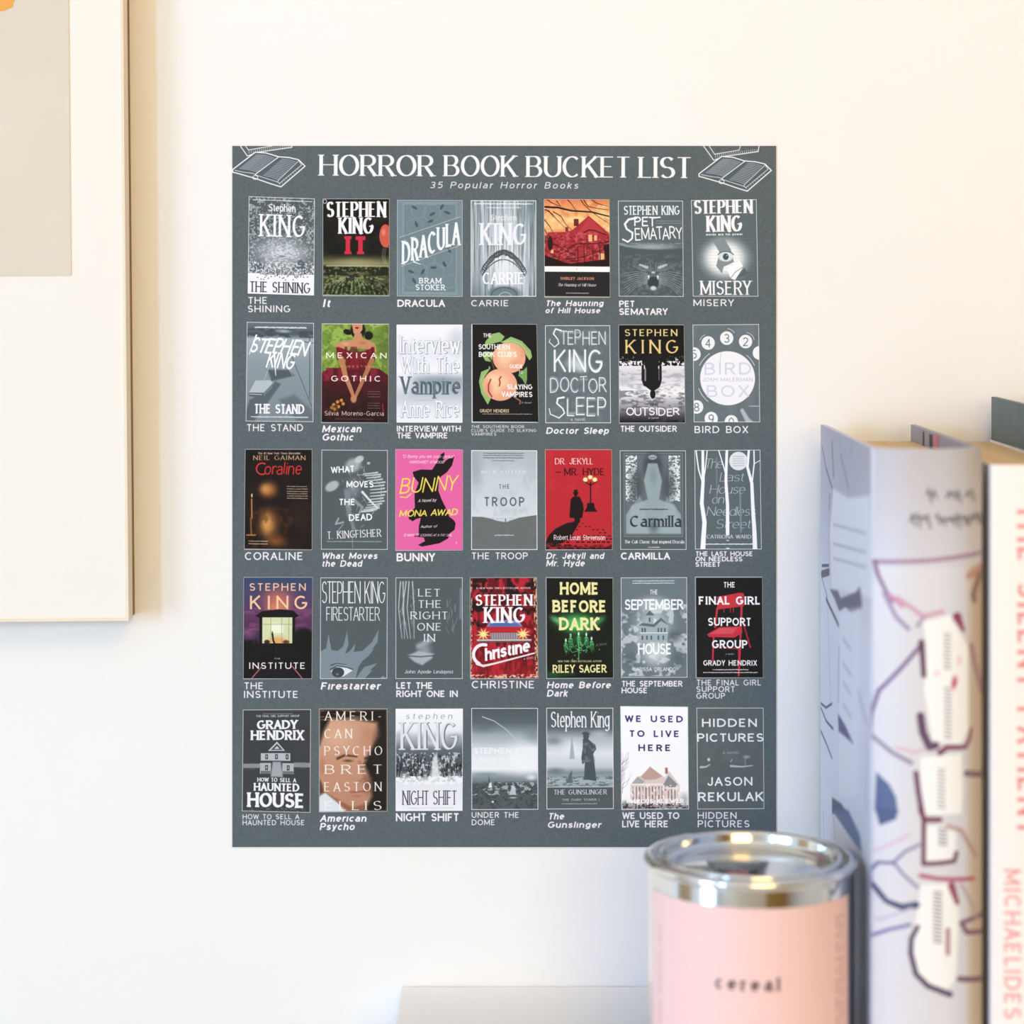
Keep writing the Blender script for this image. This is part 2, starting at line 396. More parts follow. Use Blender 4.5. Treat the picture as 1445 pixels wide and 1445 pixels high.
@cover('colour printed cover with a red gabled house under bare branches and a black panel', ((768,281.5),(859.5,282),(860.5,419.3),(768.9,418.6)), (745,44,1347,945), '#f2b878', True)
def _(c):
    c.G(44,662,((0,'#e98a58'),(.3,'#f6c888'),(.6,'#e88a5a'),(1,'#c03a3a'))); c.N(745,44,1347,360,90,60,'#fbdca0',.8,.5,.3,5); c.N(745,44,1347,660,60,60,'#d8603c',.35,.55,.2,6)
    c.P([(780,350),(940,345),(1000,330),(1155,195),(1345,360),(1345,662),(745,662),(745,520)],'#b8323c',1,4)
    c.P([(1155,205),(1300,350),(1150,380),(1010,420)],'#c9404a',.9,4); c.R(1018,225,1062,290,'#7c2a2c'); c.R(940,300,966,340,'#8c3234')
    c.N(780,350,1345,660,26,18,'#e0707a',.55,.52,.12,7); c.N(745,380,1345,662,30,16,'#5b141c',.6,.55,.1,8)
    for x,y,w,h in ((1150,370,36,62),(1204,374,26,50),(804,508,26,34),(808,590,24,46),(1245,540,50,60)):
        c.R(x,y,x+w,y+h,'#f3c58e',.95 if y<580 else .7)
    c.L([(1110,350),(1160,325),(1210,332),(1320,372)],12,'#5f161a',.9,soft=4); c.L([(960,500),(1040,455),(1230,450),(1345,430)],9,'#57131a',.9,soft=4)
    for x in (1050,1110,1190,1255): c.L([(x,480),(x+4,640)],10,'#6e1b24',.9,soft=4)
    c.B(800,450,26,80,'#240c0e',.95,.3); c.P([(745,560),(860,600),(980,640),(1345,590),(1345,662),(745,662)],'#1d0b0d',.95,10); c.P([(1290,470),(1345,450),(1345,620),(1310,600)],'#1d0b0d',.95,8)
    BR='#2b1212'
    c.L([(745,115),(880,122),(1000,150),(1180,160),(1345,200)],17,BR,1,w2=11)
    for p in (((760,140),(820,180),(860,230),(930,300)),((745,140),(790,150),(830,210)),((1080,44),(1110,90),(1180,155),(1240,200),(1345,270)),((1110,50),(1150,110),(1250,130),(1345,140)),((960,44),(1000,90),(1040,150)),((770,44),(820,80),(900,110)),((830,160),(900,200),(940,270),(1000,330)),((745,230),(800,300),(830,360)),((1180,44),(1230,80),(1345,110)),((745,420),(860,470),(1040,570)),((940,600),(1120,570),(1345,480)),((745,320),(780,380)),((860,60),(900,110))):
        c.L(p,8,BR,.9,w2=3)
    c.R(745,662,1347,712,'#fbf8f6'); c.B(1043,687,7,9,'#e8a890',.8,.5); c.R(745,712,1347,945,'#2b2a2e')
    c.T(890,1200,760,786,'SHIRLEY JACKSON','#e8a07c',w=.2,serif=.05,track=.14)
    c.T(865,1225,818,846,'The Haunting of Hill House','#eceaf0',w=.17,thin=.5,it=.25,serif=.03,track=.04); c.lines(945,1150,(908,),9,'#d8d6dc',.8,4,11)
    c.R(745,937,1347,945,'#cfc7a8',.9)

@cover('printed cover in dark slate with brush lettering above pale whiskers', ((872,283.4),(963.4,283.4),(964.5,418.7),(873.3,418.2)), (604,316,948,822), '#66747b')
def _(c):
    c.B(780,560,200,30,'#b3bfc6',.8,1); c.N(604,540,948,600,20,9,'#a0adb4',.7,.5,.2,5); c.P([(604,552),(700,570),(790,575),(948,568),(948,822),(604,822)],'#58656b',1,6)
    c.N(604,600,948,822,14,12,'#7b8a92',.5,.5,.2,6)
    for s in (-1,1):
        c.L([(787+s*32,668),(787+s*70,654)],15,'#c9d4da',.95,w2=9,soft=5)
        for k in range(9): c.L([(787+s*30,700+k*6),(787+s*90,690+k*10),(787+s*155,700+k*16)],2.4,'#cdd7dc',.75,w2=1.2)
        for k in range(8): c.L([(787+s*(10+k*7),688),(787+s*(18+k*12),640+k*3)],3,'#a5b2b9',.6)
    c.B(787,745,62,60,'#aab7be',.75,.9); c.B(787,748,36,40,'#3f4a50',1,.35); c.B(787,776,22,16,'#dfe6ea',.9,.6)
    for s in (-1,1): c.P([(787+s*24-5,710),(787+s*24+5,710),(787+s*24,735)],'#f2f5f7')
    c.B(787,694,14,8,'#c9d4da',.9,.5)
    c.T(634,930,343,392,'STEPHEN KING','#eaf0f4',w=.2,thin=.5,serif=.05,track=.04)
    c.T(690,800,402,452,'PET',WH,w=.13,jit=.05,track=.1); c.L([(790,408),(826,404)],7,WH); c.lines(806,940,(424,436),4,'#9fabb2',.8,7,7)
    c.L([(700,408),(660,416),(640,440),(650,466),(680,486),(678,516),(655,534),(628,520)],12,WH,1,w2=8)
    c.T(695,940,462,530,'EMATARY',WH,w=.12,jit=.05,track=.08,rot=-3)
    c.border('#efeef4',4)

@cover('printed cover in slate with a pale burst round a torn wall hole', ((975.1,282.6),(1067.3,281.3),(1069.7,418.4),(977.7,418.4)), (992,310,1343,822), '#66747b')
def _(c):
    c.B(1168,620,165,140,'#eff3f7',1,.7); c.B(1165,620,120,105,'#f2f5f8',.9,.6)
    for k in range(14): c.L([(1020,520+k*17),(1320,518+k*17)],2,'#98a6ae',.35)
    c.P([(1105,530),(1165,515),(1200,575),(1215,640),(1160,665),(1150,700),(1120,660),(1140,590)],'#8d9ba4',1,3)
    c.B(1172,612,46,30,'#dfe5ea',1,.3); c.B(1172,612,17,19,'#4f5c64',1,.2); c.B(1178,606,5,5,'#fff'); c.E(1172,610,44,26,5,'#6b7983',200,340)
    c.P([(1178,680),(1245,632),(1265,665),(1220,735),(1195,725)],'#f6f8fa',1,3); c.L([(1195,725),(1225,690),(1265,665)],4,'#7a8890',.8,soft=3); c.P([(1225,728),(1268,670),(1290,700)],'#5a6870',.8,6)
    c.T(1003,1325,312,384,'STEPHEN',WH,**KING); c.T(1068,1265,395,480,'KING',WH,**KING)
    c.T(1068,1265,488,500,'words are his power','#eef0f4',w=.2,track=.1)
    c.T(1028,1308,738,812,'MISERY',WH,w=.16,thin=.35,serif=.1,track=.04)
    c.border('#efeef4',4)

@cover('printed cover in grey with brush lettering above a truck on a road', ((348.7,454.3),(443.1,455.8),(442.3,595.4),(347.1,594.3)), (76,19,431,545), '#8594a0')
def _(c):
    c.G(19,545,((0,'#707f88'),(.12,'#5a6870'),(.17,'#aab6be'),(.4,'#94a2ab'),(1,'#84929b')))
    c.N(76,55,431,100,26,14,'#4b5860',.9,.45,.15,3); c.B(270,66,60,14,'#c9d2d8',.8,1)
    c.P([(190,270),(300,270),(330,300),(210,330)],'#55626a',.9,10); c.P([(96,430),(200,370),(230,330),(260,345),(120,545),(76,545),(76,500)],'#5c6a72',.9,10)
    c.P([(250,430),(330,400),(420,480),(431,545),(350,545)],'#5c6a72',.6,20); c.L([(300,160),(420,460)],4,'#5e6b74',.9); c.L([(408,95),(410,420)],4,'#4e5a62',.9); c.L([(380,120),(431,128)],4,'#4e5a62',.9)
    c.L([(205,230),(170,330)],3,'#c7d0d6',.8); c.L([(280,230),(320,300)],3,'#c7d0d6',.6)
    c.P([(126,328),(205,325),(218,340),(170,392),(92,392)],'#b9c4cb'); c.P([(92,392),(170,392),(168,415),(94,412)],'#5e6b74'); c.P([(170,392),(218,340),(214,365),(168,415)],'#76848d'); c.L([(96,400),(160,402)],3,'#dde4e8')
    c.lines(122,390,(47,),9,'#e3e8ec',.9,5,7)
    c.T(92,412,92,180,'STEPHEN','#f8fafc',w=.15,jit=.07,it=.25,track=.06,rot=4); c.T(178,340,170,262,'KING','#f8fafc',w=.15,jit=.06,it=.2,track=.08,rot=3); c.L([(222,170),(232,300)],12,'#f8fafc',1,w2=3); c.L([(128,90),(92,190)],10,'#f8fafc',1,w2=3)
    c.T(118,384,450,502,'THE STAND',WH,w=.24,thin=.6,serif=.05,track=.03); c.lines(105,400,(519,),8,'#dfe4e8',.8,6,7)
    c.border('#f0eff5',4)

@cover('colour printed cover of a woman in a dark red gown against green wallpaper', ((454.8,456.9),(548.6,457.4),(547.2,596.2),(454,595.6)), (475,28,828,549), '#7c9c3c', True)
def _(c):
    c.N(475,28,828,300,30,30,'#a7c45c',.75,.48,.12,3); c.N(475,28,828,300,16,16,'#5c7c2a',.5,.55,.12,9)
    c.B(815,150,70,200,'#566f2a',.55,1)
    c.G(255,549,((0,'#7a1628'),(.4,'#4a0d18'),(1,'#1a0a0c')),a=0)
    c.P([(475,290),(520,262),(600,262),(700,262),(780,265),(828,300),(828,549),(475,549)],'#5f1220',1,4)
    c.N(475,262,828,400,34,60,'#9c2440',.8,.5,.15,5); c.G(330,549,((0,'#4d1019'),(.5,'#2a0e10'),(1,'#150809')),a=.75); c.N(475,330,828,549,40,60,'#5a1a22',.5,.52,.2,12)
    c.B(665,62,44,52,'#1c1416',1,.25); c.B(610,72,26,16,'#1a1214',1,.3,20); c.B(722,90,26,26,'#1a1214',1,.3)
    c.P([(632,28),(690,28),(688,60),(672,84),(658,92),(642,78)],'#d69a78',1,3); c.B(660,50,12,6,'#8c1420',1,.4)
    c.P([(648,80),(684,78),(692,108),(752,128),(762,160),(758,180),(708,160),(560,160),(550,180),(552,128),(640,110)],'#cf946e',1,3); c.B(600,135,40,18,'#e3b088',.7,1); c.B(690,130,30,14,'#b87654',.7,1)
    c.P([(550,155),(560,150),(640,178),(700,172),(752,150),(756,222),(735,225),(700,270),(610,270),(600,215),(556,212)],'#8e1a2e',1,3); c.N(550,150,756,270,14,40,'#5a0f1c',.6,.5,.15,8)
    c.L([(578,212),(600,300),(636,390),(646,420)],30,'#c4865f',1,w2=15); c.L([(740,218),(700,310),(664,390),(648,430)],26,'#b87a56',1,w2=14); c.B(645,424,20,26,'#c98c66',1,.4)
    for x,y in ((540,455),(560,440),(580,432),(565,465),(545,478),(590,450),(530,470)): c.B(x,y,12,12,'#e09a3a',.95,.5)
    for k in range(8): c.L([(560,450),(500+k*9,480+k*3)],2.4,'#6b4a22',.8)
    c.T(498,818,180,210,'MEXICAN','#f8f0ee',w=.14,track=.42); c.T(525,788,302,332,'GOTHIC','#f8f0ee',w=.14,track=.42); c.T(490,818,248,259,'TIMES BESTSELLER','#d9b04c',w=.16,track=.4,a=.8)
    c.lines(720,785,(385,398,412,446,459,472),4,'#a88c80',.7,9,6); c.L([(798,450),(804,490)],5,'#c02040')
    c.T(492,806,488,512,'Silvia Moreno-Garcia','#e6d6c8',w=.11,track=.16); c.lines(550,750,(530,),4,'#8a7468',.7,8,7)
    c.R(475,28,828,31,'#e8e4ea')

@cover('printed cover almost white with embossed blackletter lettering', ((559.7,458),(652.7,458),(652.7,596.4),(559.7,596.2)), (872,30,1222,550), '#dfe3ee')
def _(c):
    c.G(30,550,((0,'#f4f4fa'),(.3,'#e6e8f2'),(.48,'#f0f1f8'),(.56,'#a9b4c2'),(.7,'#b9c3cf'),(.85,'#e3e6ef'),(1,'#eeeff6')))
    c.B(900,330,110,120,'#f4f5fb',.85,1); c.B(1100,330,150,50,'#8d9bab',.5,1); c.B(1190,120,80,110,'#c5cdd9',.7,1)
    kw=dict(thin=.3,serif=.06,track=.02,nib=40)
    for t,x0,x1,y0,y1 in (('Interview',886,1212,92,185),('With The',890,1208,200,288),('Anne Rice',892,1206,432,520)):
        c.T(x0+3,x1+3,y0+4,y1+4,t,'#8f9bab',w=.17,a=.85,**kw); c.T(x0-2,x1-2,y0-2,y1-2,t,'#b9c2ce',w=.17,**kw); c.T(x0,x1,y0,y1,t,'#f1f2f9',w=.14,**kw)
    c.T(888,1214,306,400,'Vampire','#566674',w=.2,**kw); c.T(884,1208,304,396,'Vampire','#8b9aa8',w=.07,a=.7,**kw); c.lines(968,1064,(430,),10,'#c0c8d4',.8,3,10)
    c.border('#f5f3f8',3)

@cover('colour printed cover of two bitten peaches with green leaves on black', ((665.7,457.6),(757,457.9),(759.7,595.9),(666,595.4)), (70,50,680,957), '#191719', True)
def _(c):
    LG='#9cc274'
    c.P([(262,140),(330,125),(380,165),(350,210),(250,235),(190,260),(200,210)],LG,1,4); c.P([(200,300),(165,330),(200,390),(260,400),(270,310)],LG,1,4)
    c.P([(340,220),(440,165),(540,205),(620,290),(632,350),(608,385),(580,340),(520,262),(420,232)],LG,1,4); c.L([(350,215),(450,200),(540,240),(615,360)],4,'#d4e8b0',.9)
    c.P([(245,455),(160,490),(138,580),(160,690),(220,795),(248,740),(210,620),(190,540)],LG,1,4); c.P([(500,520),(585,440),(582,560),(568,615),(540,560)],'#7fae62',1,4); c.L([(240,470),(160,560),(190,680)],3,'#cfe4a8',.8)
    c.N(140,130,640,800,30,30,'#6f9a50',.0,.5,.2,3); c.L([(230,350),(262,400),(280,460)],14,'#6b4a30'); c.L([(235,445),(240,460)],10,'#b9d496')
    for cx,cy,r in ((420,360,155),(335,610,160)):
        c.B(cx,cy,r,r*.94,'#f0b090',1,.04); c.B(cx-20,cy-10,r*.92,r*.86,'#f7cfa8',.95,.7); c.B(cx+50,cy+60,r*.6,r*.55,'#e8907c',.45,1)
        c.B(cx-70,cy-60,r*.5,r*.4,'#fadcb8',.6,1)
    c.B(560,300,50,90,'#e88878',.4,1); c.B(230,640,60,110,'#e58676',.5,1)
    c.L([(250,560),(228,610),(228,670),(258,720)],12,'#a83a30',.95); c.L([(345,535),(328,560),(336,590),(328,620)],12,'#b04438',.95)
    c.L([(460,720),(520,760),(510,785)],12,'#a8745c')
    for t,x0,x1,y0,y1 in (('THE',178,258,134,172),('SOUTHERN',135,430,235,284),("BOOK CLUB'S",138,492,305,354),('GUIDE',425,545,420,458),('TO',505,545,476,508),('SLAYING',398,628,604,652),('VAMPIRES',345,628,672,722)):
        c.T(x0,x1,y0,y1,t,'#f6f2f2',w=.2,track=.08)
    c.T(525,620,764,782,'A Novel','#e8e4e4',w=.13,it=.4); c.T(146,414,834,866,'GRADY HENDRIX','#f0dcae',w=.19,track=.08); c.lines(170,622,(879,),8,'#d8d4c8',.8,11,12)
    c.R(70,50,79,957,'#f6f2f8'); c.R(70,950,668,957,'#f6f2f8')

@cover('printed cover in slate with white smoky hand lettering filling it', ((769.2,459.1),(860.8,459.1),(862,596.9),(769.5,596.9)), (751,60,1356,965), '#6d7a80')
def _(c):
    c.N(751,60,1356,965,60,60,'#7e8b91',.5,.5,.2,3); c.B(1030,410,130,110,'#d3dde3',.85,1); c.B(1090,450,90,80,'#e3eaee',.7,1)
    for t,x0,x1,y0,y1,j in (('TEPHEN',895,1312,112,240,.06),('KING',835,1275,282,495,.04),('DOCTOR',800,1312,540,680,.06),('LEEP',955,1310,725,895,.06)):
        c.T(x0-3,x1+5,y0,y1,t,'#c7d2d8',w=.13,jit=j,track=.14,a=.55,soft=14); c.T(x0,x1,y0,y1,t,'#f6f8fa',w=.07,jit=j,track=.18,soft=5); 
    c.T(835,1275,282,495,'KING','#f6f8fa',w=.1,jit=.02,track=.14,soft=8,a=.9)
    c.L([(900,110),(850,95),(830,140),(870,190),(880,230),(840,262),(790,215),(800,190)],14,'#f4f6f8',1,w2=6,soft=5); c.L([(925,725),(870,735),(860,780),(915,830),(930,870),(880,915),(800,880),(790,830)],17,'#f4f6f8',1,w2=8,soft=6)
    c.T(985,1115,912,942,'a novel','#dfe5e9',w=.11,jit=.05)
    c.border('#f2f0f6',8)

@cover('colour printed cover with gold lettering and an upside down dark figure in fog', ((873.3,458.8),(964.7,458.8),(966.6,596.2),(874.1,596.2)), (609,33,954,550), '#e9e8ee', True)
def _(c):
    c.G(33,550,((0,'#0f0e10'),(.3,'#15141a'),(.36,'#f4f3f8'),(.5,'#d9d8e0'),(.7,'#f2f1f6'),(.85,'#9b9aa4'),(1,'#16151a')))
    c.N(609,270,954,400,40,14,'#a3a3ae',.6,.5,.2,4); c.N(609,380,954,550,30,12,'#55555f',.6,.5,.2,5); c.B(640,330,70,40,'#b4b4be',.6,1)
    c.N(609,180,954,250,9,12,'#121116',1.,.42,.08,6); c.R(609,33,954,196,'#111013'); c.N(609,186,954,226,7,8,'#121116',1.,.35,.1,7)
    D='#1a191d'
    c.P([(738,196),(825,196),(815,262),(830,275),(832,330),(822,360),(798,378),(775,378),(745,355),(736,320),(736,270),(748,262)],D,1,2); c.R(744,262,752,330,'#cfced6',.7); c.R(818,262,824,330,'#cfced6',.6)
    c.L([(735,250),(734,320),(744,350)],12,D); c.L([(828,250),(828,320),(820,350)],12,D); c.B(786,398,15,26,D,1,.1)
    c.T(640,920,56,92,'STEPHEN','#f0dc94',w=.15,thin=.6,serif=.02,track=.26); c.T(642,922,112,184,'KING','#eccf86',w=.13,thin=.6,serif=.03,track=.36)
    c.T(645,925,470,512,'OUTSIDER',WH,w=.13,jit=.08,track=.12); c.T(768,815,448,462,'THE','#2a2a30',w=.15); c.T(762,815,519,528,'a novel','#e0e0e8',w=.15)

@cover('printed cover of an old dial with numbered finger holes in grey and white', ((977.2,458.2),(1070.7,457.4),(1072.3,595.6),(979,595.6)), (1001,29,1353,548), '#717e84')
def _(c):
    c.N(1001,29,1353,548,50,50,'#7d8a90',.5,.5,.2,3)
    for x,y,t in ((1083,128,'4'),(1181,103,'3'),(1280,122,'2'),(1008,186,'5'),(1352,182,''),(1018,466,'8'),(1094,528,'9'),(1200,545,'0')):
        c.B(x,y,36,37,'#eef0f5',1,.05)
        if t: c.T(x-14,x+14,y-22,y+24,t,'#66737a',w=.1)
    c.B(1183,315,146,144,'#f1f1f8',1,.02)
    c.E(1183,315,162,160,3.5,'#dfe3e8',205,235); c.E(1183,315,158,158,3.5,'#dfe3e8',-50,-25); c.E(1183,315,162,160,3.5,'#dfe3e8',130,160); c.E(1180,100,48,48,3,'#dfe3e8',-80,-30); c.E(1280,120,46,46,3,'#dfe3e8',-80,-10); c.E(1083,128,46,46,3,'#dfe3e8',200,250)
    c.T(1062,1308,232,296,'BIRD','#d4d8ea',w=.11,track=.25); c.T(1050,1316,312,332,'JOSH MALERMAN','#c3c8dc',w=.11,track=.18); c.T(1072,1298,352,414,'BOX','#d4d8ea',w=.11,track=.25)
    c.L([(1258,485),(1285,535),(1310,560)],20,'#b9c2c8',1,w2=30,soft=8); c.lines(1295,1350,(462,),4,'#e0e4e8',.9,3,6); c.L([(1150,182),(1144,235)],2.5,'#c0c8ce')
    c.border('#f2f0f6',4)

@cover('colour printed cover in near black with red script over an amber candlelit shape', ((346.6,634.3),(440.1,634.3),(440.1,775.4),(345.3,774.3)), (67,35,422,565), '#1a100c', True)
def _(c):
    c.B(360,400,120,170,'#3b2316',.8,1); c.N(67,35,422,565,50,60,'#2d1a10',.6,.5,.25,3)
    c.B(195,430,90,130,'#b87838',.9,1); c.B(190,250,80,70,'#b4743a',.95,.9); c.B(185,430,50,90,'#e0a862',.8,1); c.B(235,520,90,60,'#a4622c',.8,1); c.B(178,245,44,40,'#d89c5c',.8,1); c.N(100,340,330,562,26,34,'#6b3a18',.5,.52,.2,6)
    c.L([(104,300),(106,400)],8,'#c07838'); c.L([(100,400),(104,490)],9,'#8c5a2c'); c.L([(80,490),(125,490)],8,'#b07a40'); c.B(105,280,7,18,'#f6d48c',1,.8)
    c.B(320,480,60,80,'#1a0d08',.7,1)
    c.T(135,362,50,62,'The #1 New York Times Bestseller','#dccab8',w=.18,track=.08); c.T(108,390,68,92,'NEIL GAIMAN','#dcb48c',w=.13,thin=.5,serif=.07,track=.16)
    c.E(158,138,30,30,8,'#e23434',60,300); c.T(170,372,102,168,'oraline','#e23434',w=.1,jit=.05,it=.1,track=.1)
    c.lines(292,398,(232,245,258,270,282,294),5,'#d0bca4',.85,12,8); c.lines(90,188,(522,536),6,'#d0bca4',.8,14,7)
    c.R(67,561,422,565,'#a89c90',.8)

@cover('printed cover in slate with pale tangled roots and mushrooms', ((454,634.6),(547.2,635.1),(547,775.4),(453.2,775.1)), (472,37,824,566), '#5d686c')
def _(c):
    c.B(640,120,60,50,'#a9b4b9',.95,.6,-30); c.B(530,230,48,30,'#b6c0c5',.95,.4,-30); c.B(672,88,32,22,'#c4cdd1',.95,.4,-30); c.B(640,240,60,80,'#8d999f',.8,.9)
    for k in range(16):
        a=-60+k*9; x,y=700+78*math.cos(math.radians(a)),260+110*math.sin(math.radians(a))
        c.L([(x-45,y),(x,y-4),(x+30+6*math.sin(k*2),y-8)],5,'#d3dadd',.9,w2=9)
    c.L([(660,170),(740,170),(790,230),(785,310),(740,380)],4,'#aeb9be',.8); c.L([(690,260),(725,300),(770,345)],14,'#d9dfe2',1,w2=8)
    c.L([(610,260),(620,380),(650,460)],34,'#87949a',.9,w2=14,soft=10); c.L([(640,300),(690,340),(660,400)],20,'#a0abb0',.8,w2=8,soft=6)
    for k in range(36):
        x,y=NRNG.uniform(560,720),NRNG.uniform(100,440); c.L([(x,y),(x+NRNG.uniform(-25,25),y+NRNG.uniform(10,40))],3,'#c6cfd3' if k%2 else '#4c575c',.7,w2=1.5)
    c.L([(590,430),(560,470),(585,480)],6,'#9aa6ab',.8); c.L([(565,400),(550,430),(590,420)],9,'#aab5ba',.9); c.B(722,108,12,10,'#b9c3c8',.9,.5); c.B(686,130,9,12,'#9aa6ab')
    for t,x0,x1,y0,y1,r in (('WHAT',524,648,128,163,-4),('MOVES',606,748,202,236,0),('THE',566,652,296,330,0),('DEAD',620,742,378,414,-2)): c.T(x0,x1,y0,y1,t,'#f6f8fa',w=.17,track=.12,rot=r)
    c.T(504,792,470,510,'T. KINGFISHER',WH,w=.13,thin=.5,serif=.07,track=.1,rot=-3); c.lines(505,790,(522,),5,'#c8d0d4',.7,15,7); c.L([(636,440),(640,556)],4,'#b0babf',.6)
    c.border('#f0eef4',4)

@cover('colour printed cover in hot pink with a black hare silhouette and yellow lettering', ((558.7,634.3),(652.7,634.8),(652.7,775.9),(558.7,775.9)), (57,64,676,990), '#ee6cb0', True)
def _(c):
    c.P([(215,270),(290,248),(395,250),(410,225),(440,180),(470,110),(505,88),(508,140),(490,190),(540,150),(598,130),(575,210),(530,270),(470,315),(455,350),(450,440),(480,520),(520,600),(550,680),(590,710),(610,740),(600,800),(560,830),(540,880),(460,925),(300,955),(265,940),(330,905),(315,870),(215,862),(270,845),(272,770),(290,690),(250,700),(215,722),(178,700),(185,650),(235,600),(232,470),(270,370),(225,310)],'#1d0f16',1,3)
    c.T(95,640,328,470,'BUNNY','#f4e25a',w=.1,jit=.05,it=.22,track=.1,rot=-3); c.L([(105,500),(160,505),(200,470)],12,'#f2dc66',.9); c.T(90,640,625,685,'MONA AWAD','#f4e25a',w=.15,jit=.06,it=.2,track=.08,rot=-2)
    c.T(262,440,520,550,'A Novel by','#f6eef2',w=.14,it=.3,track=.03,rot=-3); c.T(285,445,760,785,'Author of','#f6eef2',w=.13,it=.3,track=.03,rot=-2)
    c.T(118,600,112,142,'"O Bunny you are sooo genius"','#f8d4e6',w=.12,it=.25,jit=.04,track=.03); c.T(178,510,166,192,'-MARGARET ATWOOD','#f8d4e6',w=.14,it=.2,jit=.03,track=.05); c.T(130,580,838,862,'13 WAYS OF LOOKING AT A FAT GIRL','#f8e4ee',w=.14,it=.2,jit=.05,track=.03); c.B(618,920,12,18,'#f6b4a0',.8,.6)

@cover('printed cover of pale sky over dark hills in grey', ((665,635),(758,635.4),(758.3,775.7),(665,775.7)), (755,67,1367,990), '#c3ccd4')
def _(c):
    c.G(67,990,((0,'#b3bec6'),(.3,'#c9d3db'),(.65,'#d4dce3'),(1,'#c3ccd4'))); c.B(790,250,120,330,'#8e9ca5',.5,1); c.N(755,67,1367,680,70,90,'#aebac3',.35,.5,.3,3)
    c.P([(755,682),(860,684),(940,700),(1000,720),(1080,732),(1110,720),(1200,690),(1280,678),(1367,665),(1367,990),(755,990)],'#75797b'); c.N(755,690,1367,990,9,9,'#858a8c',.4,.5,.3,5); c.L([(1072,730),(1072,700)],7,'#50585c')
    c.lines(870,1240,(98,118,140),9,'#5f6a72',.8,3,12); c.lines(955,1155,(166,),9,'#5f6a72',.6,4,12)
    c.T(850,1262,255,288,'NICK CUTTER','#dfe6ec',w=.13,thin=.5,serif=.05,track=.3); c.T(1012,1110,382,424,'THE','#6b757e',w=.16,track=.4); c.T(876,1244,500,585,'TROOP','#5e6871',w=.15,track=.4); c.lines(975,1150,(852,),12,'#c9ced2',.9,5,14)
    c.border('#f4f2f8',9)

@cover('colour printed cover in red with a black street lamp and cloaked silhouette', ((769.7,634.8),(862.7,634.8),(864,775.1),(770.2,775.1)), (218,37,570,565), '#cc2b38', True)
def _(c):
    c.N(218,37,570,300,60,60,'#d63a46',.5,.5,.3,3)
    K='#1d0d10'
    c.P([(345,395),(352,300),(365,285),(400,285),(416,320),(420,350),(412,395),(400,400),(400,420),(372,420),(370,398)],K,1,2); c.B(379,270,11,15,K,1,.1); c.R(369,248,389,266,K); c.R(362,263,396,268,K)
    c.L([(457,210),(457,320)],6,K); c.P([(440,318),(474,318),(478,345),(492,364),(423,364),(436,345)],K); c.L([(425,205),(457,225),(490,205)],5,K)
    for x,y in ((430,195),(480,195),(456,182)): c.B(x,y,24,24,'#f2a070',.6,1); c.B(x,y,14,13,'#f8ecae',1,.3)
    c.P([(400,410),(330,425),(270,455),(235,490),(218,530),(218,565),(290,540),(350,500),(385,440)],K,1,5)
    for r in range(9):
        y=425+r*16
        for k in range(14):
            x=218+k*27+(r%2)*13+NRNG.uniform(-4,4)
            if x>300-r*6 and NRNG.rand()<.35+r*.07: c.R(x,y,x+10+r*1.2,y+3+r*.7,K,.9)
    c.R(218,545,570,565,K,.55); c.N(218,530,570,565,10,6,'#cc2b38',.8,.5,.1,6)
    c.T(268,472,82,114,'DR. JEKYLL','#f6eeee',w=.12,thin=.4,serif=.06,track=.06); c.T(316,534,135,172,'MR. HYDE','#2a0c10',w=.14,thin=.4,serif=.07,track=.06); c.L([(272,156),(298,156)],4,'#2a0c10')
    c.T(262,532,486,514,'Robert Louis Stevenson','#f8f4f4',w=.13,track=.06)

@cover('printed cover in slate with dark flowing hair shapes and blackletter', ((874.6,635.6),(967.6,635.6),(968.4,775.4),(875.4,775.4)), (613,41,964,566), '#606b6f')
def _(c):
    c.L([(636,58),(944,58),(944,495),(636,495)],3,'#98a5aa',.9,close=True); c.R(642,66,938,488,'#6f7c82')
    for s in (0,1):
        m=(lambda x: x) if not s else (lambda x: 1577-x)
        x0,x1=sorted((m(645),m(705))); c.N(x0,70,x1,310,9,7,'#e4ebee',1.,.42,.08,4+s)
    c.B(788,130,70,110,'#4c565a',.95,.6); c.B(700,230,60,140,'#525c60',.8,.9); c.B(870,230,60,140,'#525c60',.8,.9); c.P([(762,110),(812,110),(836,200),(820,300),(900,330),(935,380),(935,480),(645,480),(645,380),(680,330),(760,300),(740,200)],'#9fb0b6',.95,8)
    c.B(787,78,28,16,'#aab8be',1,.4); c.L([(774,80),(800,80)],4,'#5c686c')
    c.P([(660,480),(670,340),(720,280),(740,330),(760,480)],'#a9b9bf',.6,12); c.P([(830,480),(850,320),(860,285),(900,330),(935,480)],'#a9b9bf',.6,12); c.B(790,440,40,60,'#4f5a5e',.6,1); c.B(790,180,30,80,'#83949a',.5,1)
    c.lines(720,866,(352,),8,'#4c565c',.8,9,9); c.T(660,942,385,445,'Carmilla','#3f494e',w=.18,thin=.3,serif=.08,nib=40,track=.02)
    c.T(636,952,514,532,'The Cult Classic that inspired Dracula','#f2f2f6',w=.17,thin=.5,track=.03); c.lines(762,820,(552,),5,'#e8e8ee',.9,3,9)
    c.border('#f0eef4',4)

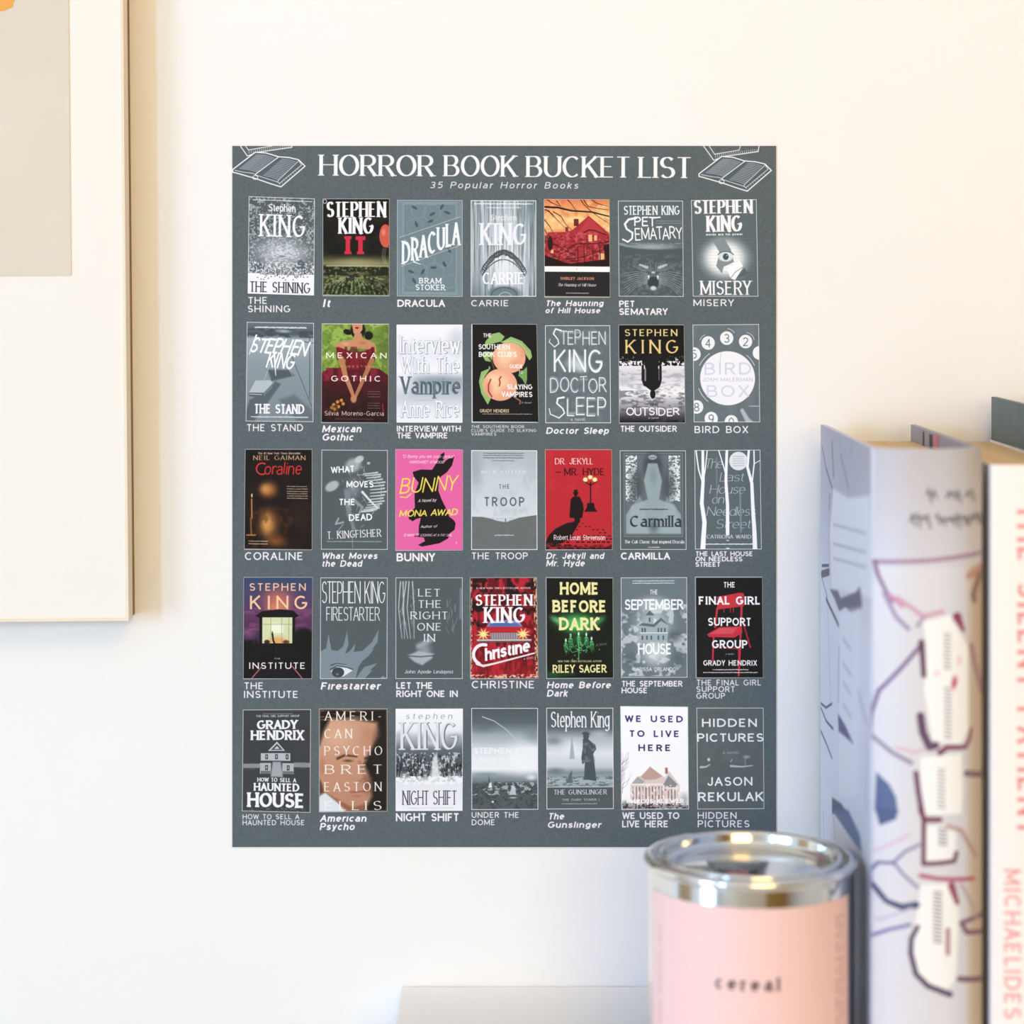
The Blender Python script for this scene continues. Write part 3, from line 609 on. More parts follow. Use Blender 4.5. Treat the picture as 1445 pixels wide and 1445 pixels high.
@cover('printed cover in slate with tall white bare tree trunks and thin lettering', ((979.9,635.1),(1072.6,634.6),(1074.5,774.9),(980.7,774.9)), (1010,38,1360,564), '#66737a')
def _(c):
    for t,x0,x1,y0,y1 in (('The',1062,1165,85,135),('Last',1142,1278,158,205),('House',1088,1284,222,270),('on',1100,1172,275,322),('Needless',1072,1338,338,386),('Street',1120,1310,405,452)):
        c.T(x0,x1,y0,y1,t,'#c3ced4',w=.07,it=.2,thin=.5,track=.06)
    c.L([(1250,240),(1252,470)],9,'#8fa0a7',.8,soft=4); c.L([(1128,80),(1128,320)],8,'#8a9aa2',.6,soft=4)
    c.L([(1055,45),(1056,200),(1048,320),(1062,420),(1052,562)],14,'#f4f5f9',1,w2=26); c.L([(1020,45),(1032,140),(1052,210)],7,'#f4f5f9'); c.L([(1078,45),(1068,140),(1056,210)],6,'#f4f5f9')
    c.L([(1182,45),(1176,200),(1184,330),(1182,480)],14,'#f4f5f9',1,w2=19); c.L([(1140,45),(1160,110),(1176,170)],6,'#f4f5f9'); c.B(1182,516,14,5,'#f4f5f9'); c.B(1182,558,16,8,'#f4f5f9')
    c.L([(1298,45),(1290,130),(1312,215),(1316,350),(1322,460),(1324,562)],12,'#f4f5f9',1,w2=24); c.L([(1325,45),(1326,110),(1314,210)],7,'#f4f5f9'); c.L([(1328,112),(1355,96)],4,'#f4f5f9')
    c.B(1243,98,50,50,'#dfe5ea',1,.03); c.lines(1215,1272,(74,86,98,110,122),4,'#a3b0b8',.8,3,6)
    c.T(1072,1306,486,506,'CATRIONA WARD','#f2f3f7',w=.11,thin=.5,serif=.05,track=.1); c.lines(1068,1310,(535,),7,'#eceef2',.9,5,7)
    c.border('#f2f0f6',4)

@cover('colour printed cover of a lit signal hut at dusk above railway tracks', ((344.5,814.8),(440.9,814.8),(439.9,957),(343.9,957)), (61,37,423,572), '#3c3560', True)
def _(c):
    c.G(37,572,((0,'#3d5578'),(.2,'#5b4a72'),(.4,'#6a3c66'),(.6,'#4a3158'),(.7,'#120e14'),(1,'#16121c'))); c.B(240,160,130,110,'#d87868',.9,1); c.B(240,210,90,60,'#f09c78',.8,1); c.N(61,200,423,380,60,24,'#9c5a8a',.5,.5,.2,3); c.B(90,330,60,50,'#b06a92',.5,1)
    c.B(90,420,50,60,'#120e12',1,.5); c.B(380,370,70,80,'#14100f',1,.4); c.N(61,370,423,440,14,14,'#0f0c0e',.95,.4,.15,5); c.R(61,420,423,572,'#131016')
    c.P([(125,240),(160,215),(250,205),(320,212),(352,240),(330,252),(145,252)],'#1b1216'); c.R(145,248,160,420,'#181014'); c.R(316,248,332,420,'#181014'); c.R(160,248,318,392,'#d8dcb0'); c.B(235,300,60,50,'#e6f0d0',.8,1); c.B(240,370,70,34,'#f0a050',.9,1); c.R(208,285,270,330,'#f3f4e0',.8)
    for x in (205,262,300): c.L([(x,250),(x,390)],2.5,'#8a9078',.8)
    c.L([(160,285),(318,285)],2.5,'#8a9078',.8); c.L([(213,335),(218,370),(226,388)],9,'#2a1812'); c.B(213,327,6,7,'#2a1812'); c.R(160,385,318,420,'#171012'); c.B(185,378,18,14,'#2a1a10',.9,.4); c.B(285,378,24,14,'#6a3414',.9,.6)
    c.L([(235,400),(235,440)],5,'#2c3a2c',.8)
    for y in range(8): c.R(150-y*9,520+y*7,330+y*11,523+y*7,'#2c2430')
    c.L([(160,505),(106,570)],5,'#d07878'); c.L([(318,505),(372,570)],5,'#d07878')
    c.T(92,388,68,108,'STEPHEN','#f4c9a0',w=.13,track=.3); c.T(95,394,134,205,'KING','#f6cca0',w=.12,track=.42); c.T(224,256,461,470,'THE','#f0e8ec',w=.15,track=.3); c.T(92,388,486,520,'INSTITUTE','#f8f2f4',w=.13,track=.25)

@cover('printed cover in slate with tall lettering above flame shapes and an eye', ((452.4,814.8),(547,815.1),(546.4,957.3),(451.8,957.8)), (467,38,823,574), '#5e696d')
def _(c):
    A='#8796a0'
    c.P([(467,430),(500,410),(512,335),(528,420),(560,425),(590,400),(610,320),(618,390),(600,440),(625,425),(655,385),(645,430),(690,425),(740,380),(775,315),(770,380),(740,420),(755,412),(720,455),(690,480),(670,510),(655,574),(467,574)],A,1,2)
    c.P([(655,574),(700,510),(770,490),(730,530),(745,528),(700,574)],A,1,2); c.P([(780,574),(800,556),(818,574)],A)
    c.P([(525,530),(560,505),(600,510),(640,528),(610,548),(590,560),(545,560)],'#dfe6ea'); c.B(563,538,34,28,'#465156',1,.1); c.B(560,548,12,10,A); c.L([(525,500),(555,490),(605,496)],6,'#414c50',.9,w2=2); c.L([(522,522),(560,504),(610,512),(640,522)],5,'#465156')
    c.T(477,808,58,175,'STEPHEN KING','#f5f6fa',w=.09,thin=.6,track=.06); c.T(500,782,193,266,'FIRESTARTER','#f2f4f8',w=.1,thin=.7,track=.08)
    c.border('#f2f0f6',4)

@cover('printed cover in slate with pale birch stems and blurred lips', ((558.4,814.8),(652.7,814.8),(652.7,957.5),(558.4,957.5)), (868,37,1222,574), '#5d686c')
def _(c):
    for x0,x1 in ((908,912),(940,930),(958,966),(925,905),(895,885)):
        c.L([(x0,60),(x1,200),(x0+8,360)],6,'#cfd8dc',.9,w2=3,soft=3)
    for k in range(18): 
        x=NRNG.uniform(880,975); y=NRNG.uniform(60,340); c.L([(x,y),(x+NRNG.uniform(-25,25),y-30)],2.4,'#b4bfc4',.6)
    for k in range(16):
        x=NRNG.uniform(1120,1190); y=NRNG.uniform(180,340); c.L([(x,y),(x+NRNG.uniform(-14,14),y-36)],3,'#a9b4ba',.5)
    c.L([(1212,100),(1210,250)],14,'#8a979d',.7,soft=8)
    c.B(1020,420,60,60,'#a3b0b6',.8,1); c.P([(930,450),(990,425),(1020,432),(1070,440),(1060,465),(1010,500),(970,485)],'#b6c1c7',.9,12); c.L([(930,452),(1000,456),(1072,450)],6,'#4e595d',.9,soft=5); c.L([(990,400),(1050,370)],26,'#b6c1c7',.7,soft=18)
    for t,x0,x1,y0 in (('LET',984,1106,98),('THE',984,1112,158),('RIGHT',945,1145,218),('ONE',980,1112,278),('IN',1015,1080,336)): c.T(x0,x1,y0,y0+40,t,'#e9edf1',w=.11,thin=.6,serif=.06,track=.16)
    c.T(916,1172,526,544,'John Ajvide Lindqvist','#eef0f4',w=.12,thin=.6,serif=.03,track=.08)
    c.border('#f2f0f6',4)

@cover('colour printed cover in blood red with headlights blazing on an old car', ((663.7,815.4),(757,815),(759.4,956.5),(664.1,957)), (58,67,678,997), '#7c1420', True)
def _(c):
    c.N(58,67,678,997,50,110,'#c8283c',.95,.45,.15,3); c.N(58,67,678,520,60,70,'#1f1218',.9,.5,.15,4); c.N(58,640,678,997,26,120,'#3c0a12',.7,.52,.12,5); c.G(820,997,((0,'#c01c2c'),(1,'#d8303e')),a=.4)
    c.P([(212,520),(240,470),(300,460),(460,460),(515,480),(540,520)],'#8fa6d8'); c.P([(225,520),(250,478),(380,470),(500,490),(530,520)],'#4a5ea4',.7,20); c.P([(140,545),(212,520),(540,520),(620,545),(610,580),(150,580)],'#cc2636'); c.P([(240,575),(510,575),(500,632),(250,632)],'#a8a0a8'); 
    for k in range(12): c.L([(255+k*22,580),(255+k*22,628)],5,'#5e5660',.8)
    c.R(120,634,620,654,'#cfc6c8'); c.R(120,650,620,664,'#6e5058')
    for x,y in ((180,588),(545,588)):
        c.B(x,y,70,60,'#f6c86c',.9,1); c.B(x,y,34,30,'#fff6d0',1,.6)
        for a in range(0,360,40): c.L([(x,y),(x+72*math.cos(math.radians(a+12)),y+64*math.sin(math.radians(a+12)))],18,'#fbe89a',.95,w2=1)
    c.T(112,622,155,172,'#1 NEW YORK TIMES BESTSELLING AUTHOR','#f2e8e8',w=.2,thin=.6,serif=.05,track=.04)
    c.T(98,645,222,326,'STEPHEN','#fbf6fa',w=.22,thin=.35,serif=.1,track=.02); c.T(175,575,338,484,'KING','#fbf6fa',w=.22,thin=.35,serif=.1,track=.03)
    c.E(180,775,92,92,30,'#f4eef2',-75,-265+20); c.L([(120,858),(180,880),(280,858),(640,765)],26,'#f0e4e8',1,w2=14); c.T(195,640,720,836,'hristine','#fbf8fa',w=.2,track=.04,it=.2,rot=-12); c.T(545,645,808,826,'A NOVEL','#f4e8ea',w=.15,it=.2,rot=-8)
    c.N(58,67,78,997,8,20,'#e8cfa8',.9,.45,.2,8); c.N(650,67,678,997,10,20,'#e3c89c',.95,.42,.2,9); c.N(58,960,678,997,16,10,'#e8cfa8',.95,.5,.1,10)

@cover('colour printed cover in black with a glowing green chandelier', ((770.7,815),(864.3,815.4),(865.1,956),(771.5,956.5)), (762,67,1377,994), '#16180f', True)
def _(c):
    c.N(762,67,1377,994,60,60,'#1e2a18',.6,.5,.3,3); c.B(1050,470,330,150,'#3a9c52',.95,1); c.B(1050,500,230,120,'#5fd47c',.85,1); c.B(860,460,120,50,'#86e49a',.7,1,30); c.B(1250,460,110,50,'#5cc878',.6,1,-30); c.B(1060,640,170,140,'#2e8040',.6,1)
    c.P([(762,67),(1377,67),(1377,330),(1050,340),(762,340)],'#15170f',.6,60); c.B(820,960,160,60,'#2c7a3c',.7,1); c.B(980,950,100,50,'#2c7a3c',.5,1); c.B(1340,700,80,260,'#182416',.9,1)
    for x,y in ((942,645),(985,600),(1060,585),(1130,590),(1178,628)):
        c.B(x,y,12,28,'#eafaf0',1,.7); c.L([(x,y+25),(x,y+55),((x+1060)/2,y+110),(1060,740)],7,'#4fb468',.9); c.B(x,y+28,22,8,'#7cd890',.9,.5)
        for k in range(5): c.L([(x-15+k*8,y+36),(x-15+k*8+3,y+100+k%3*18)],5,'#66d680',.8,w2=3)
    for k in range(60): c.B(1060+NRNG.normal()*75,715+NRNG.normal()*40,6,8,'#8ee89c' if k%2 else '#1c3c22',.9,.5)
    c.L([(1060,620),(1060,820)],10,'#57c070',.9)
    CR='#f2eaa8'
    for t,x0,x1,y0,y1 in (('HOME',888,1250,108,225),('BEFORE',818,1320,272,388),('DARK',878,1256,432,552)): c.T(x0,x1,y0,y1,t,CR,w=.22,track=.1,serif=.03)
    c.T(868,1270,828,846,'NEW YORK TIMES BESTSELLING AUTHOR',CR,w=.18,track=.06); c.T(818,1316,868,944,'RILEY SAGER',CR,w=.19,track=.08,serif=.02); c.T(1215,1325,674,702,'A Novel','#d8dcd0',w=.09,it=.5,rot=-8)
    c.R(762,67,1377,72,'#e8e4ea',.9); c.R(762,67,768,994,'#cfc8d8',.8)

@cover('printed cover in grey of a tall old house in a pale cloud', ((876,814.8),(969.2,814.3),(969.8,955.7),(876.5,955.9)), (618,36,969,568), '#76848b')
def _(c):
    c.B(790,300,150,210,'#c9d3d9',.9,1); c.B(790,180,140,60,'#c3ced4',.8,1); c.B(800,440,110,110,'#d8e0e5',.9,1); c.N(618,180,969,560,34,30,'#dde5e9',.7,.5,.15,3); c.B(900,350,60,50,'#5c6970',.8,1); c.B(660,470,60,60,'#66737a',.8,1); c.B(920,470,60,80,'#66737a',.8,1)
    c.P([(712,290),(735,275),(760,275),(760,225),(770,212),(790,225),(790,285),(830,250),(870,290),(862,375),(722,380)],'#aab7be',1,4); c.P([(712,290),(735,278),(790,285),(830,250),(872,292),(830,268),(795,300)],'#6c7a82'); c.P([(748,238),(770,212),(796,238)],'#6c7a82')
    for x,y in ((728,305),(742,305),(766,250),(812,305),(828,305),(846,305),(728,345),(752,345),(775,345),(812,345),(838,345)): c.R(x,y,x+8,y+22,'#5c6a72')
    c.R(718,328,866,333,'#dfe6ea')
    c.lines(682,902,(56,68),5,'#e8ecf0',.9,3,7); c.T(772,814,102,128,'THE',WH,w=.16); c.T(640,948,152,210,'SEPTEMBER','#f8fafc',w=.17,track=.06,jit=.01); c.T(708,885,385,445,'HOUSE','#fbfcfd',w=.18,track=.06,soft=3); c.T(682,908,512,532,'CARISSA ORLANDO','#eceff3',w=.14,track=.14)
    c.border('#f2eef6',4)

@cover('colour printed cover in black with a red folding chair', ((981.2,814.3),(1075,814.3),(1076.3,955.7),(982.3,955.7)), (1015,36,1369,567), '#1c1a1c', True)
def _(c):
    RD='#d83848'
    c.P([(1130,140),(1250,118),(1272,125),(1270,190),(1130,208)],RD,1,3); c.L([(1130,200),(1118,300)],11,RD); c.L([(1262,125),(1252,340),(1240,555)],12,RD,1,w2=10); c.L([(1268,280),(1302,405)],9,'#b02c3a'); c.B(1303,402,7,7,RD)
    c.P([(1075,338),(1140,300),(1258,295),(1262,330),(1220,356),(1085,352)],RD,1,3); c.P([(1090,335),(1145,306),(1235,303),(1210,335)],'#e86a74',.7,6); c.L([(1110,352),(1104,475)],9,RD); c.L([(1106,402),(1240,414)],8,'#b02c3a'); c.L([(1240,420),(1240,545)],6,RD,.8)
    for x in (1165,1200,1215): c.L([(x,200),(x,222)],4,RD)
    c.B(1102,480,9,12,RD)
    for t,x0,x1,y0,y1 in (('THE',1163,1226,62,92),('FINAL GIRL',1032,1357,138,182),('SUPPORT',1080,1308,250,294),('GROUP',1100,1288,368,412)): c.T(x0,x1,y0,y1,t,'#faf6f8',w=.19,track=.12,serif=.02)
    c.T(1172,1218,438,446,'A NOVEL','#e8e4e8',w=.16); c.T(1054,1338,474,503,'GRADY HENDRIX','#f8f0f2',w=.19,track=.1); c.lines(1104,1290,(524,),6,'#e0dce0',.9,3,7); c.lines(1055,1338,(539,),6,'#e0dce0',.9,4,7)
    c.R(1015,36,1369,39,'#e8e4ea'); c.R(1015,36,1019,567,'#cfc8d8',.8)

@cover('printed cover in charcoal of a white house plan above heavy white lettering', ((343.1,1001.2),(438.8,1000.6),(438,1146.3),(341.8,1144.1)), (54,40,416,584), '#474a4d')
def _(c):
    W='#c9cdd2'
    c.P([(190,262),(237,212),(280,262)],W,1); c.P([(205,257),(237,224),(268,257)],'#53575b'); c.P([(222,252),(237,236),(252,252)],'#c9cdd2')
    c.R(152,274,308,314,W,.9); c.R(148,326,206,384,W,.85); c.R(266,326,326,384,W,.85); c.R(60,330,148,352,'#a9aeb4',.8); c.R(326,322,412,346,'#a9aeb4',.8); c.P([(215,320),(258,320),(270,400),(205,400)],'#b4b9be',.9,10)
    for x,y in ((176,280),(228,280),(284,280),(176,338),(290,338)): c.R(x,y,x+14,y+26,'#33363a'); c.R(x+4,y+5,x+10,y+20,'#b4b9be')
    c.R(152,368,204,384,'#5e6266',.7); c.R(268,368,324,384,'#5e6266',.7); c.B(100,343,60,26,'#8e9399',.5,1); c.B(370,335,60,26,'#8e9399',.5,1)
    c.lines(160,315,(64,),5,'#8e9399',.8,3,7); c.T(125,355,70,82,'THE FINAL GIRL SUPPORT GROUP','#c9ccd0',w=.18,track=.05)
    kw=dict(w=.24,thin=.55,serif=.04,track=.02)
    c.T(128,346,98,146,'GRADY','#f0eff2',**kw); c.T(96,382,152,204,'HENDRIX','#f0eff2',**kw); c.T(134,340,404,426,'HOW TO SELL A','#e8e8ec',**kw); c.T(115,358,432,474,'HAUNTED','#f0eff2',**kw); c.T(80,388,482,560,'HOUSE','#f2f1f4',**kw)
    c.N(80,560,390,582,12,10,'#8e9399',.5,.5,.2,5); c.border('#ece8e4',4)

@cover('colour printed cover of a pale shadowed portrait under spaced white lettering', ((451,1000.1),(546.2,1000.1),(546.2,1144.1),(450.8,1144.7)), (463,38,821,581), '#c99a7c', True)
def _(c):
    c.G(38,581,((0,'#d2a488'),(.4,'#cf9c80'),(1,'#c08c70'))); c.B(560,180,140,120,'#e0b496',.8,1); c.B(720,180,60,110,'#c08a6c',.7,1)
    c.P([(463,38),(821,38),(821,581),(700,581),(742,500),(735,410),(700,330),(740,250),(780,180),(770,110),(640,90),(520,90),(490,150),(463,230)],'#221c18',1,26); c.N(470,38,700,100,60,8,'#9a7a58',.6,.5,.2,3); c.B(790,330,70,300,'#2a2620',.9,.8)
    c.L([(560,300),(600,282),(660,290)],13,'#4c3020',.85,w2=8,soft=9); c.L([(705,300),(750,292)],11,'#3c2418',.7,soft=9); c.B(615,312,40,11,'#6a4834',.8,.8); c.B(735,315,22,9,'#3a2418',.7,.8)
    c.L([(676,320),(706,400),(672,425)],12,'#a06c50',.7,soft=16); c.L([(632,478),(700,474)],9,'#9c5c4c',.8,soft=8); c.B(660,498,50,14,'#b0705c',.6,1); c.B(480,340,26,60,'#c08466',.9,.8); c.B(720,440,40,80,'#6a4432',.7,1)
    c.P([(463,480),(500,482),(560,530),(600,581),(463,581)],'#dde2ea',1,8); c.P([(463,400),(480,440),(490,480),(463,500)],'#4c3a2c',.8,14); c.P([(500,482),(620,581),(720,581),(700,540),(640,560)],'#8a5c44',.7,14)
    for t,y,xs in (('AMERI-',52,(487,795)),('CAN',145,(487,640)),('PSYCHO',235,(487,797)),('BRET',333,(487,797)),('EASTON',425,(487,795)),('ELLIS',525,(487,797))):
        c.T(xs[0],xs[1],y,y+48,t,'#f1ece6',w=.12,thin=.35,serif=.08,track=.42)
    c.border('#a89e94',2.5)

@cover('printed cover white at the top with snowy pines and tall dark lettering', ((558.4,999.8),(653.3,999.6),(652.7,1143.6),(558.4,1144.1)), (867,37,1223,579), '#ececf2')
def _(c):
    c.G(37,579,((0,'#f6f6fa'),(.22,'#e8eaf0'),(.4,'#6c757b'),(.6,'#4f575c'),(.72,'#e3e5ea'),(1,'#eeeef4'))); c.B(900,180,70,40,'#a9b3b9',.6,1); c.B(1180,190,60,30,'#8a969c',.6,1)
    c.N(867,270,1223,420,12,14,'#c6cdd1',.9,.52,.1,3); c.N(867,280,1223,400,7,26,'#23292d',.8,.55,.1,4); c.P([(1050,420),(1062,300),(1085,270),(1105,420)],'#dfe3e7',.9,12); c.N(867,395,1223,440,14,12,'#eef0f4',1,.4,.15,5)
    c.B(1050,225,110,40,'#e6e9ee',.6,1); c.B(1040,240,90,24,'#7c868c',.5,1)
    c.T(922,1168,62,92,'stephen','#77808a',w=.08,it=.15,thin=.5,track=.5); c.T(886,1204,110,258,'KING','#76818a',w=.17,thin=.25,serif=.1,track=.04); c.T(884,1200,108,255,'KING','#dfe3e9',w=.14,thin=.2,serif=.1,track=.04)
    c.T(902,1192,470,545,'NIGHT SHIFT','#4a3a4c',w=.12,thin=.4,serif=.07,track=.04); c.lines(930,1170,(562,),4,'#b4b4bc',.5,3,7)
    c.border('#f4f2f6',4)

@cover('printed cover in grey of a pale arc of light over a small town', ((665.2,998.8),(759,998.8),(759.4,1141.9),(665.4,1142.3)), (67,58,684,998), '#8a9599')
def _(c):
    c.G(58,998,((0,'#5c676a'),(.15,'#66737a'),(.26,'#a4b0b7'),(.33,'#b9c4ca'),(.42,'#dfe4e9'),(.6,'#eceef2'),(.68,'#8f9ca3'),(.72,'#7c898e'),(.75,'#5a6568'),(1,'#5f6a6c')))
    c.B(560,520,280,240,'#f2f4f7',.9,1); c.B(180,230,170,90,'#6c7a80',.6,1); c.B(640,300,140,120,'#7e8c93',.6,1); c.B(200,670,200,34,'#84929a',.7,1); c.B(620,700,80,40,'#f2f4f7',.8,1)
    c.L([(170,140),(280,180),(380,250),(460,330),(540,400)],9,'#cdd6db',.9,w2=5,soft=4)
    c.N(67,740,684,998,24,14,'#454f51',.8,.5,.15,3); c.N(67,745,684,860,30,26,'#b9c4c8',.8,.58,.1,4); c.P([(225,740),(230,670),(238,740)],'#47535a'); c.P([(222,790),(245,735),(262,790)],'#dce2e6'); c.P([(420,860),(440,770),(470,780),(480,860)],'#c9d2d6',.9,8); c.B(265,922,14,12,'#dde3e6',1,.5); c.B(450,885,50,14,'#c3ccd0',.8,.8)
    c.T(92,660,425,480,'STEPHEN KING','#f1f3f7',w=.18,track=.14,a=.9,soft=4); c.T(92,560,510,568,'UNDER THE','#eef1f5',w=.17,track=.14,a=.9,soft=4)
    c.G(420,600,((0,'#e9ecf0'),(1,'#eff1f5')),x0=500,x1=676,a=.8)
    c.border('#f2eef2',8)

@cover('printed cover in grey of a coated figure standing in mist near a far tower', ((771,998.5),(865.1,998.5),(865.9,1141),(771.3,1141.5)), (763,57,1382,994), '#6a7578')
def _(c):
    c.G(57,994,((0,'#5e696b'),(.2,'#66737a'),(.3,'#b4bfc6'),(.45,'#e0e5ea'),(.58,'#c9d1d7'),(.64,'#8c9aa2'),(.72,'#b0bbc1'),(.78,'#9eabb1'),(.785,'#5a6466'),(1,'#606a6c')))
    c.B(830,360,130,70,'#7a878d',.7,1); c.B(1250,300,120,60,'#c9d2d8',.6,1); c.B(850,640,120,50,'#74838c',.8,1); c.B(1000,430,150,120,'#e9edf1',.8,1)
    c.P([(995,320),(1003,300),(1010,400),(1025,530),(978,530),(990,400)],'#a3b0b8',.85,9); c.N(763,690,1382,790,30,12,'#59666c',.7,.5,.15,3)
    D='#566166'
    c.P([(1100,345),(1150,345),(1175,370),(1215,400),(1222,440),(1195,480),(1205,560),(1222,735),(1110,715),(1118,560),(1095,580),(1086,520),(1100,420)],D,1,4); c.B(1130,320,30,40,D,1,.2); c.P([(1088,300),(1110,278),(1145,280),(1172,305),(1110,308)],D,1,3); c.N(1100,380,1215,560,16,26,'#8a979d',.6,.52,.12,5)
    c.P([(950,750),(975,670),(1002,630),(1000,690),(1005,750)],'#66747b',.95,5); c.R(772,783,1374,791,'#c3ccd0')
    c.T(802,1350,92,240,'Stephen King','#f7f6fa',w=.14,thin=.35,serif=.06,track=.02); c.T(830,1320,812,856,'THE GUNSLINGER','#eceef2',w=.12,thin=.5,serif=.06,track=.12); c.T(905,1250,895,915,'THE DARK TOWER I','#c9d0d4',w=.13,serif=.05,track=.12); c.lines(905,1225,(942,),11,'#aab2b6',.8,3,14)
    c.border('#f2eeee',8)

@cover('colour printed cover in white with purple lettering over a pale mansion', ((875.7,996.6),(970.3,997.4),(971.4,1140.9),(877.3,1141.5)), (617,26,974,569), '#fbfafc', True)
def _(c):
    for k in range(22): 
        x,y=NRNG.uniform(617,660),NRNG.uniform(300,480); c.L([(617,y+30),(x,y),(x+NRNG.uniform(-6,14),y-36)],2.4,'#9a9098',.7,w2=1)
    c.P([(665,440),(700,395),(740,390),(770,340),(800,372),(836,392),(850,400),(870,365),(925,440),(925,560),(665,560)],'#e3d2cc',1,5); c.P([(720,395),(770,342),(836,392),(800,410),(740,412)],'#c9a69c',.9,4); c.P([(838,440),(868,390),(925,448),(880,455)],'#8d9098',.9,4); c.P([(665,440),(705,395),(742,420),(720,440)],'#a8b0b6',.9,4); c.R(850,348,864,380,'#b87a72')
    for k in range(14): c.L([(680+k*17,450),(680+k*17,545)],5,'#8c5a62' if k%2 else '#4a3a48',.75); 
    c.N(630,440,970,569,12,22,'#fbf2f0',.75,.52,.12,3); c.R(665,432,840,440,'#f4ebe8'); c.R(838,452,930,460,'#f0e4e0'); c.B(640,540,40,30,'#5a6a52',.6,.9); c.B(950,520,40,60,'#7a8a80',.5,1); c.R(617,546,974,569,'#8c8488',.6); c.N(617,540,974,569,9,7,'#3c3238',.8,.5,.1,6)
    c.T(640,946,74,108,'WE USED','#4b3488',w=.17,track=.4); c.T(662,926,152,186,'TO LIVE','#4b3488',w=.17,track=.4); c.T(710,880,226,260,'HERE','#43306f',w=.17,track=.4)
    c.T(645,948,514,536,'MARCUS KLIEWER','#fbfafc',w=.19,track=.12)
    c.border('#f8f4f8',3)

@cover('printed cover in slate with pale rounded lettering and two small glints', ((982.8,998.5),(1077.1,998.5),(1078.2,1140.9),(984.1,1141.5)), (1021,32,1376,569), '#676f70')
def _(c):
    c.N(1021,32,1376,569,60,60,'#6f7879',.6,.5,.3,3)
    c.L([(1042,346),(1070,344),(1090,332)],12,'#c3cbce',.9,w2=5,soft=4); c.B(1084,306,12,14,'#dfe5e8',.9,.8); c.L([(1200,340),(1260,344),(1315,338)],12,'#c3cbce',.9,w2=5,soft=4); c.B(1284,292,30,14,'#aab4b8',.8,.9); c.L([(1200,318),(1206,305)],4,'#b4bdc0')
    c.L([(1276,300),(1276,345)],4,'#aab4b8',.7,soft=3)
    W='#eceff1'
    c.T(1050,1340,90,134,'HIDDEN',W,w=.15,track=.2); c.T(1024,1374,168,212,'PICTURES',W,w=.15,track=.16); c.T(1158,1245,264,276,'A NOVEL','#aab3b6',w=.14,track=.25); c.T(1076,1314,398,444,'JASON',W,w=.14,track=.2); c.T(1026,1374,478,526,'REKULAK',W,w=.15,track=.16)
    c.border('#f2ece6',4)

# ---------------------------------------------------------------- captions and heading printed on the paper (photo pixels)
LI, BO, BI = dict(w=.125, track=.2), dict(w=.17, track=.1), dict(w=.17, track=.15, it=.2)
CAPS = [('THE',350,377.4,419,428.8,LI),('SHINING',349.8,409.6,431,440.6,LI),('It',455.5,468.3,422,433.4,BI),('DRACULA',560.8,627.8,422.8,433,BO),('CARRIE',664.9,717.9,423.4,432.2,LI),
('The Haunting',769.2,852.6,423.8,432,BI),('of Hill House',769.2,848,434.2,442,BI),('PET',873.6,895.4,424.2,433.2,BO),('SEMATARY',873.6,941.9,435,444.4,BO),('MISERY',978.3,1035.2,422.4,432,LI),
('THE STAND',348.2,427.9,598.4,608.4,LI),('Mexican',454.5,511.4,600,610,BI),('Gothic',454.5,500.7,611.8,621.6,BI),('INTERVIEW WITH',560,650.4,600.6,609,BO),('THE VAMPIRE',560,632,610.2,618.6,BO),
('THE SOUTHERN BOOK',664.9,740.3,599.8,604,LI),("CLUB'S GUIDE TO SLAYING",664.9,756.7,605.2,609.4,LI),('VAMPIRES',664.9,700.4,610.4,614.7,LI),('Doctor Sleep',770.3,860.5,603,612.2,BI),('THE OUTSIDER',875.2,955.2,600.6,609.2,BO),('BIRD BOX',979.9,1055.9,601,611,LI),
('CORALINE',345.8,427.7,779,790,LI),('What Moves',453.7,534,779.6,788.6,BI),('the Dead',453.7,512.2,790.4,799.6,BI),('BUNNY',559.7,613.7,780.2,792,BO),('THE TROOP',665.3,744.6,779.4,789,LI),
('Dr. Jekyll and',770.5,853.4,779.6,788.6,BI),('Mr. Hyde',770.5,826.3,790,799,BI),('CARMILLA',876,945.3,779.4,789.4,BO),('THE LAST HOUSE',981.2,1062.2,777.8,784.6,BO),('ON NEEDLESS',981.2,1047.4,785.2,792,BO),('STREET',981.2,1016.3,792.8,799.6,BO),
('THE',344.5,371.8,962.6,972.4,LI),('INSTITUTE',344.5,421,974.6,984.6,LI),('Firestarter',452.4,538.2,962.6,972.8,BI),('LET THE',559.2,610.8,962.4,971.8,BO),('RIGHT ONE IN',559.2,646.1,974,983.4,BO),('CHRISTINE',665.7,754.3,960.4,971,LI),
('Home Before',771.5,863.1,961.6,971,BI),('Dark',771.5,802.7,973.2,982.8,BI),('THE SEPTEMBER',877,963.1,960.4,968.6,BO),('HOUSE',877,913.4,970,978,BO),('THE FINAL GIRL',982.5,1073.4,958.8,967,LI),('SUPPORT',982.5,1036.7,968.2,976.2,LI),('GROUP',982.5,1022.9,977.6,985.6,LI),
('HOW TO SELL A',342.6,422.3,1148.6,1155.6,LI),('HAUNTED HOUSE',342.6,429.8,1156.8,1164,LI),('American',451,518.5,1149.4,1159.2,BI),('Psycho',451,502,1161,1171,BI),('NIGHT SHIFT',558.7,647.4,1147,1158.6,BO),
('UNDER THE',665.7,732.2,1145.6,1153.6,LI),('DOME',665.7,698.4,1156,1164,LI),('The',772.7,797.4,1146.8,1156,BI),('Gunslinger',772.2,849.4,1159,1167.8,BI),('WE USED TO',877.8,958.3,1145.8,1155.4,BO),('LIVE HERE',877.8,943.2,1157.4,1167.2,BO),('HIDDEN',984.4,1039.4,1145.6,1155,LI),('PICTURES',984.4,1057.5,1157.2,1167,LI)]

